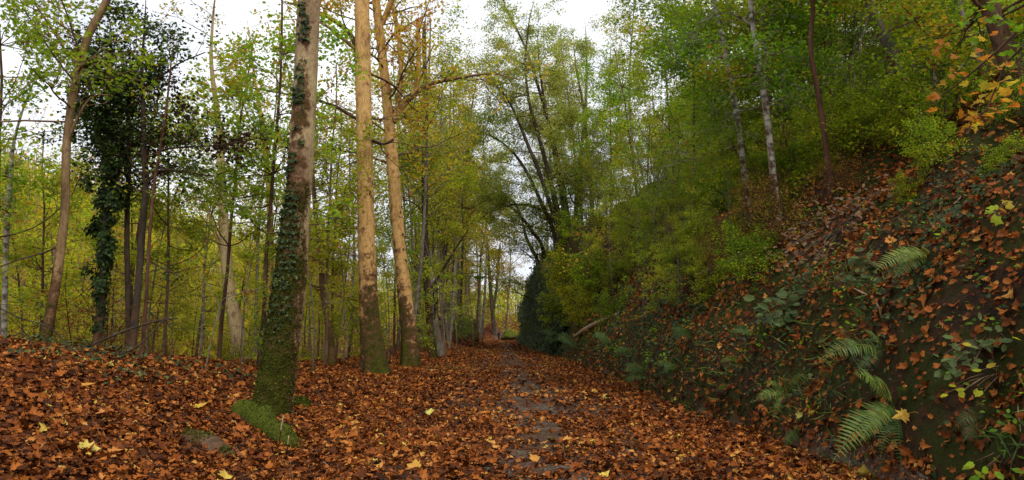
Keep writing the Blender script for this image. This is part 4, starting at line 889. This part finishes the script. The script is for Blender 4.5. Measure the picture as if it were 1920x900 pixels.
for lab, rows in (('long bare stem slanting down the bank above the near fern', [(1695, 725, 3, None), (1730, 680, 3.4, None), (1765, 615, 3, None)]), ('thin grey vine stem hanging down the bank beside yellow-green leaves', [(1915, 840, 3.4, None), (1905, 780, 3.2, None), (1910, 720, 3, None)]), ('pale curved twig lying high on the bank', [(1770, 400, 3, None), (1790, 385, 3, None), (1815, 352, 2.5, None)]), ('crooked root stub near the upright dry shrub', [(1600, 545, 3, None), (1640, 570, 4, None), (1650, 600, 3, None)])):
    stick('twig', lab, rows, 'stick', 'twig', .05, 6)

# ------------------------------------------------------------------ ferns and bank plants
def frond(root, p0, p1, arch, wid, tint=.5, pairs=26):
    g = Geo(); L = np.linalg.norm(p1-p0); t = np.linspace(0, 1, pairs)
    up = np.array([0, -.25, 1.]); c = p0+(p1-p0)*t[:, None]+up*(arch*L*4*t*(1-t))[:, None]*.5
    tube(g, c, np.linspace(.006, .002, pairs)*max(.5, L), 4, .8)
    T = norm(np.gradient(c, axis=0)); face = norm(np.array([0, -.75, .6])-T*(T@np.array([0, -.75, .6]))[:, None]); S = np.cross(T, face)
    w = wid*L*np.clip(np.sin(pi*np.clip(t*.86+.14, 0, 1))**.8, 0, 1)
    for s in (-1, 1):
        d = norm(S*s+T*.35+face*.02)
        tv = np.array([(0, -.02), (.12, .11), (.35, .10), (.7, .055), (1, 0), (.7, -.05), (.35, -.075), (.12, -.06)])
        tf = np.array([[0, 1, 7], [1, 2, 7], [2, 6, 7], [2, 3, 6], [3, 5, 6], [3, 4, 5]])
        k = np.arange(3, pairs); n = len(k)
        sz = w[k]*R.uniform(.9, 1.1, n)
        dd = norm(d[k]+R.normal(0, .06, (n, 3))); ff = norm(face[k]+R.normal(0, .22, (n, 3))); cc = np.cross(ff, dd)*s
        asp = np.minimum(1.0, (L/pairs)*5.2/np.maximum(sz, .02))
        v = c[k][:, None]+sz[:, None, None]*(tv[None, :, :1]*dd[:, None]+tv[None, :, 1:]*asp[:, None, None]*cc[:, None]-.22*(tv[None, :, :1]**2)*ff[:, None])
        g.add(v.reshape(-1, 3), (tf[None]+(np.arange(n)*8)[:, None, None]).reshape(-1, 3), np.repeat(np.clip(tint+R.normal(0, .1, n), 0, 1), 8))
    g.build('frond', M['fern'], root, smooth=False)
def fern_px(label, base, ends, wid=.2, out=.35, arch=.25, tint=.5):
    b = hit(*base); root = thing('fern', label, 'fern', b, 'ferns on the bank')
    for px, py in ends:
        e = P(px, py, b[1]-out*random.uniform(.5, 1.1)); frond(root, b+np.array([0, -.05, .05]), e, arch*random.uniform(.6, 1.2), wid, tint+random.choice([-.2, -.1, 0, .1, .2]))
fern_px('large fern at the bank foot with a broad frond hanging straight down', (1672, 770), [(1690, 880), (1560, 868), (1612, 830), (1748, 775), (1640, 715), (1600, 700), (1650, 860), (1735, 835), (1700, 725)], .17, .45)
fern_px('fern above the largest one, one frond lying level across the leaves', (1655, 665), [(1540, 672), (1620, 620), (1680, 650), (1605, 700)], .16, .4, .2, .3)
fern_px('bushy fern beside the path edge below mossy soil', (1472, 742), [(1415, 752), (1450, 785), (1520, 735), (1505, 700), (1435, 715), (1490, 775), (1465, 700)], .16, .35)
fern_px('bright three-frond fern high on the bank beside a laurel', (1735, 490), [(1638, 512), (1672, 525), (1732, 466), (1690, 495)], .16, .45, .25, .75)
fern_px('small fern drooping at the very foot of the bank', (1500, 815), [(1470, 838), (1488, 805), (1520, 830)], .2, .3)
fern_px('dim fern in the hollow at the bank foot near the frame edge', (1850, 790), [(1790, 800), (1805, 830), (1860, 850), (1830, 760)], .18, .3, .25, .15)
for lab, bx, by, sc in (('fern at the cutting edge, lowest of those below the pale branch', 1215, 712, 1.1), ('fern tucked under the pale crooked branch', 1150, 655, 1.1), ('fern below the hazel sprays beside the pale branch', 1190, 668, 1.1), ('fern at the foot of the ivy cliff', 1060, 645, 1.4), ('fern beside the path at the cliff corner', 1085, 658, 1.3), ('fern under the tan barkless log', 1300, 640, .9), ('fern in dark soil midway up beside the laurel', 1420, 640, .8), ('fern by the path edge beneath overhanging roots', 1275, 700, 1.0)):
    b = hit(bx, by); L = 62*sc*(20/b[1] if b[1] < 20 else 1)*b[1]/F*.75
    root = thing('fern', lab, 'fern', b, 'ferns on the bank')
    for k in range(7):
        a = random.uniform(pi*.75, pi*1.9); e = b+np.array([math.cos(a)*L*.8, math.sin(a)*L*.6, random.uniform(-.1, .5)*L])
        frond(root, b+np.array([0, 0, .05]), e, random.uniform(.3, .6), .2, random.uniform(.2, .6), 18)
def leafy_plant(name, label, cat, base, spots, size, mat, tint, shape, nper=1, stem='brown', out=.3, spread=8):
    b = hit(*base); root = thing(name, label, cat, b)
    g = Geo(); gl = Geo()
    for px, py in spots:
        e = P(px, py, b[1]-random.uniform(.3, 1)*out); mid = .5*(b+e)+np.array([0, -.1, .12])
        tube(g, resample([b, mid, e], .1), .0045, 4)
        pp = np.array([P(px+random.gauss(0, spread), py+random.gauss(0, spread), e[1]+random.uniform(-.1, .1)) for k in range(nper)])
        m = len(pp); leaves(gl, pp, norm(R.normal(0, .4, (m, 3))+np.array([-.2, -.7, .8])), norm(R.normal(0, .7, (m, 3))+norm(e-b)), R.uniform(.75, 1.25, m)*size, np.clip(R.normal(tint, .12, m), 0, 1), shape, .15, .12)
    g.build('stems', M[stem], root); gl.build('foliage', M[mat], root, smooth=False)
leafy_plant('laurel', 'dark glossy evergreen seedling in the middle of the bank', 'shrub', (1475, 600), [(1440, 570), (1450, 590), (1465, 575), (1480, 590), (1495, 600), (1510, 585), (1455, 605), (1470, 560), (1500, 575), (1520, 600), (1430, 600)], .17, 'ivy', .7, OVAL, 6, out=.35, spread=13)
leafy_plant('laurel', 'second dark evergreen seedling below the bright three-frond fern', 'shrub', (1640, 545), [(1590, 510), (1610, 500), (1630, 520), (1650, 540), (1620, 545), (1660, 550), (1640, 500)], .13, 'ivy', .75, OVAL, 6, spread=12)
leafy_plant('bramble', 'dark-leaved bramble with pale undersides at the upper bank edge of the frame', 'bramble', (1840, 660), [(1770, 665), (1790, 680), (1800, 655), (1820, 690), (1850, 650), (1870, 620), (1890, 640), (1860, 680), (1840, 640), (1900, 610), (1815, 665)], .10, 'ivy', .85, OVAL, 5, out=.35, spread=12)
leafy_plant('seedling', 'spindly seedling with round yellow-green leaves hanging by the bramble', 'seedling', (1870, 730), [(1820, 645), (1850, 692), (1832, 724), (1845, 734), (1810, 730), (1775, 738), (1790, 722), (1915, 635), (1800, 735), (1915, 710), (1840, 695)], .085, 'yel', .55, OVAL, 1, out=.5, spread=2)
leafy_plant('seedling', 'low seedling with broad green leaves at the bottom of the frame', 'seedling', (1870, 885), [(1830, 865), (1850, 875), (1875, 870), (1895, 885), (1910, 860), (1840, 890)], .11, 'grn', .6, OVAL, 2, out=.3, spread=8)
leafy_plant('seedling', 'bright green maple seedling near the orange maple foot', 'seedling', (1890, 420), [(1860, 400), (1875, 385), (1885, 395), (1895, 380), (1850, 410), (1900, 390)], .13, 'grn', .8, LITE, 1, out=.5, spread=5)
leafy_plant('seedling', 'yellow-leaved seedling hanging below the birch pair', 'seedling', (1375, 440), [(1340, 400), (1360, 395), (1385, 392), (1320, 425), (1335, 430), (1350, 440), (1300, 410), (1280, 430), (1310, 440), (1370, 430), (1390, 420)], .085, 'yel', .68, OVAL, 6, out=1.5, spread=12)
leafy_plant('seedling', 'yellow-leaved spray overhanging the corner of the ivy cliff', 'seedling', (1130, 520), [(1060, 495), (1080, 490), (1100, 500), (1090, 480), (1045, 490), (1120, 470), (1140, 460), (1110, 430), (1075, 420), (1070, 505), (1150, 440)], .20, 'yel', .74, OVAL, 6, out=2.5, spread=13)
leafy_plant('dry_shrub', 'withered shrub hung with dry brown drooping leaves', 'shrub', (1570, 440), [(1490, 420), (1510, 440), (1530, 400), (1550, 420), (1570, 390), (1590, 370), (1610, 365), (1640, 360), (1520, 470), (1500, 480), (1540, 460), (1560, 380), (1600, 420), (1620, 390), (1580, 440), (1480, 460), (1470, 500), (1450, 480), (1520, 500), (1540, 500), (1630, 420), (1660, 350)], .10, 'dry', .6, OVAL, 9, 'grey', .8, 16)

# a few leaves that stand out from the carpet
def lone(label, px, py, size, tint, tilt=.25):
    p = hit(px, py); n = Hn(p[0], p[1])
    g = Geo(); leaves(g, np.array([p+n*.06]), (n+np.array([random.gauss(0, tilt), -.35, random.gauss(0, .1)]))[None], rdir(1, .2), size, tint, MAPLE, .25, .15)
    tube(g, np.array([p+n*.05, p+n*.05+np.array([.04, -.05, .02]), p+n*.05+np.array([.06, -.1, 0])]), .002, 4, tint)
    tag(g.build('fallen_leaf', M['paleleaf'], smooth=False), label, 'leaf', 'leaves standing out from the litter')
for a in (('bright yellow leaf on the path towards the bank', 1145, 748, .22, .15), ('pale yellow-green leaf on the path near the straight tan plane', 806, 786, .2, .0), ('big yellow leaf on the berm below the broken log', 145, 847, .2, .2), ('pale yellow curled leaf alone high on the berm face', 92, 748, .17, .15), ('vivid orange leaf propped on the mossy stone', 446, 815, .19, 1.0),
          ('golden leaf on the uphill side of the mossy stone', 362, 770, .2, .5), ('pale leaf near the bottom of the path, beside a tan one', 702, 872, .18, .05), ('ochre leaf at the bottom of the path', 785, 888, .2, .6), ('orange leaf midway down the bare gravel track', 990, 740, .17, .75), ('yellow leaf resting in the largest fern', 1712, 778, .15, .55), ('orange leaf on the path below the bright yellow one', 1110, 740, .17, .6),
          ('tan leaf lying on the path below the low fern', 1268, 862, .19, .6), ('yellow leaf beside the low end of the mossy stone', 562, 840, .2, .5), ('cream leaf on the path edge under the mossy bank fern', 1512, 780, .15, .0), ('ochre leaf on the gravel near the bottom middle', 1000, 862, .2, .7), ('orange leaf on the berm above the long straight twig', 150, 730, .18, .7), ('yellow leaf between the stout plane and the path', 652, 790, .17, .3), ('orange leaf high on the bank near the dry shrub', 1665, 455, .17, .75)):
    lone(*a)

# ------------------------------------------------------------------ the distant walker
def walker():
    root = thing('person', 'distant walker in dark jacket and trousers on the path', 'person', onH(*P(935, 638, 122)[:2]))
    c = np.array(root.location)
    ed = [((0, 0, .98), .12), ((0, 0, 1.12), .125), ((0, .02, 1.32), .15), ((0, .02, 1.44), .12), ((0, .01, 1.52), .055), ((0, -.01, 1.60), .075), ((0, -.02, 1.70), .095), ((0, -.01, 1.77), .06)]
    vs = [v for v, r in ed]; rs = [r for v, r in ed]; es = [(i, i+1) for i in range(7)]
    def chain(start, lst):
        p = start
        for v, r in lst: vs.append(v); rs.append(r); es.append((p, len(vs)-1)); p = len(vs)-1
        return p
    for s in (-1, 1):
        chain(0, [((.1*s, .02*s, .88), .095), ((.11*s, -.10*s, .50), .065), ((.11*s, -.02-.16*s, .11), .042), ((.115*s, -.14-.16*s, .05), .035)])
        w = chain(3, [((.17*s, .02, 1.41), .07), ((.23*s, .05*s, 1.15), .05), ((.23*s, -.06+.1*s, .92), .035), ((.23*s, -.09+.1*s, .85), .03)])
        for k in range(4): chain(w, [((.23*s+.0, -.075-.02*k+.1*s, .80), .011), ((.225*s, -.08-.02*k+.1*s, .755+.006*abs(k-1)), .009)])
        chain(w-1, [((.21*s, -.11+.1*s, .84), .012), ((.20*s, -.12+.1*s, .80), .01)])
    me = bpy.data.meshes.new('body'); me.from_pydata(vs, es, []); o = bpy.data.objects.new('body', me); COL.objects.link(o); o.parent = root
    sk = o.modifiers.new('skin', 'SKIN'); lay = me.skin_vertices[0].data if me.skin_vertices else None
    if lay is None:
        bpy.context.view_layer.objects.active = o; lay = me.skin_vertices[0].data
    for i, r in enumerate(rs): lay[i].radius = (r, r)
    lay[0].use_root = True
    sb = o.modifiers.new('sub', 'SUBSURF'); sb.levels = 1; sb.render_levels = 1
    m, nt, out = newmat('walker_clothes_and_skin'); co = coords(nt)
    sep = nt.nodes.new('ShaderNodeSeparateXYZ'); nt.links.new(co, sep.inputs[0])
    col = ramp(nt, [(0, (.012, .012, .014)), (.46, (.014, .015, .02)), (.875, (.35, .2, .14))], mth(nt, 'MULTIPLY', sep.outputs[2], .565), 'CONSTANT')
    hand = mth(nt, 'MULTIPLY', mth(nt, 'GREATER_THAN', mth(nt, 'ABSOLUTE', sep.outputs[0]), .185), mth(nt, 'LESS_THAN', sep.outputs[2], .9))
    col = mixc(nt, hand, col, (.35, .2, .14))
    principled(nt, out, col, .8, .2)
    me.materials.append(m)
    g = Geo(); th = np.linspace(.02, 1.9, 10)[:, None]; ph = np.linspace(0, 2*pi, 16, endpoint=False)[None]
    d = np.stack([np.sin(th)*np.cos(ph)*.105, np.sin(th)*np.sin(ph)*.115+.02, np.cos(th)*.12+1.71+0*ph], -1)
    i = np.arange(9)[:, None]*16; j = np.arange(16)[None]; k = (j+1) % 16
    g.add(d.reshape(-1, 3)+c, np.stack([i+j, i+16+j, i+16+k, i+k], -1).reshape(-1, 4)); g.build('hair', plain('dark_hair', (.02, .014, .01)), root)
walker()

# ------------------------------------------------------------------ light, sky, camera
w = bpy.data.worlds.new('World'); SC.world = w; w.use_nodes = True
nt = w.node_tree; nt.nodes.clear(); out = nt.nodes.new('ShaderNodeOutputWorld'); bg = nt.nodes.new('ShaderNodeBackground')
EL, AZ = math.radians(50), math.radians(150)       # sun behind the camera, over its right shoulder
sky = nt.nodes.new('ShaderNodeTexSky'); sky.sky_type = 'NISHITA'; sky.sun_disc = False; sky.sun_elevation = EL; sky.sun_rotation = AZ; sky.dust_density = 3
co = nt.nodes.new('ShaderNodeTexCoord').outputs['Generated']
cl = ramp(nt, [(.36, (6.0, 6.3, 7.0)), (.60, (8.6, 8.75, 9.0))], noi(nt, co, 2.2, 5, .6))
cov = ramp(nt, [(.30, (.84, .84, .84)), (.5, (.98, .98, .98))], noi(nt, co, 1.7, 4, .55))
nt.links.new(mixc(nt, cov, sky.outputs[0], cl), bg.inputs[0]); bg.inputs[1].default_value = .1
nt.links.new(bg.outputs[0], out.inputs[0])
sun = bpy.data.lights.new('sun', 'SUN'); sun.energy = 1.5; sun.angle = math.radians(14); sun.color = (1, .93, .82)
so = bpy.data.objects.new('sun', sun); COL.objects.link(so)
sd = Vector((math.sin(AZ)*math.cos(EL), math.cos(AZ)*math.cos(EL), math.sin(EL)))
so.rotation_euler = sd.to_track_quat('Z', 'Y').to_euler()
cam = bpy.data.cameras.new('camera'); cam.sensor_width = 36; cam.lens = 24; cam.clip_end = 2000; cam.clip_start = .05
cmo = bpy.data.objects.new('camera', cam); COL.objects.link(cmo); cmo.location = (0, 0, CAMZ); cmo.rotation_euler = (pi/2+PITCH, 0, 0)
SC.camera = cmo
SC.view_settings.view_transform = 'Standard'; SC.view_settings.look = 'None'; SC.view_settings.exposure = .62; SC.view_settings.gamma = 1
SC.cycles.max_bounces = 9; SC.cycles.diffuse_bounces = 7; SC.cycles.glossy_bounces = 2; SC.cycles.transmission_bounces = 4; SC.cycles.caustics_reflective = False; SC.cycles.caustics_refractive = False
SC.cycles.use_denoising = True
print('polys', sum(len(m.polygons) for m in bpy.data.meshes), 'objects', len(bpy.data.objects))
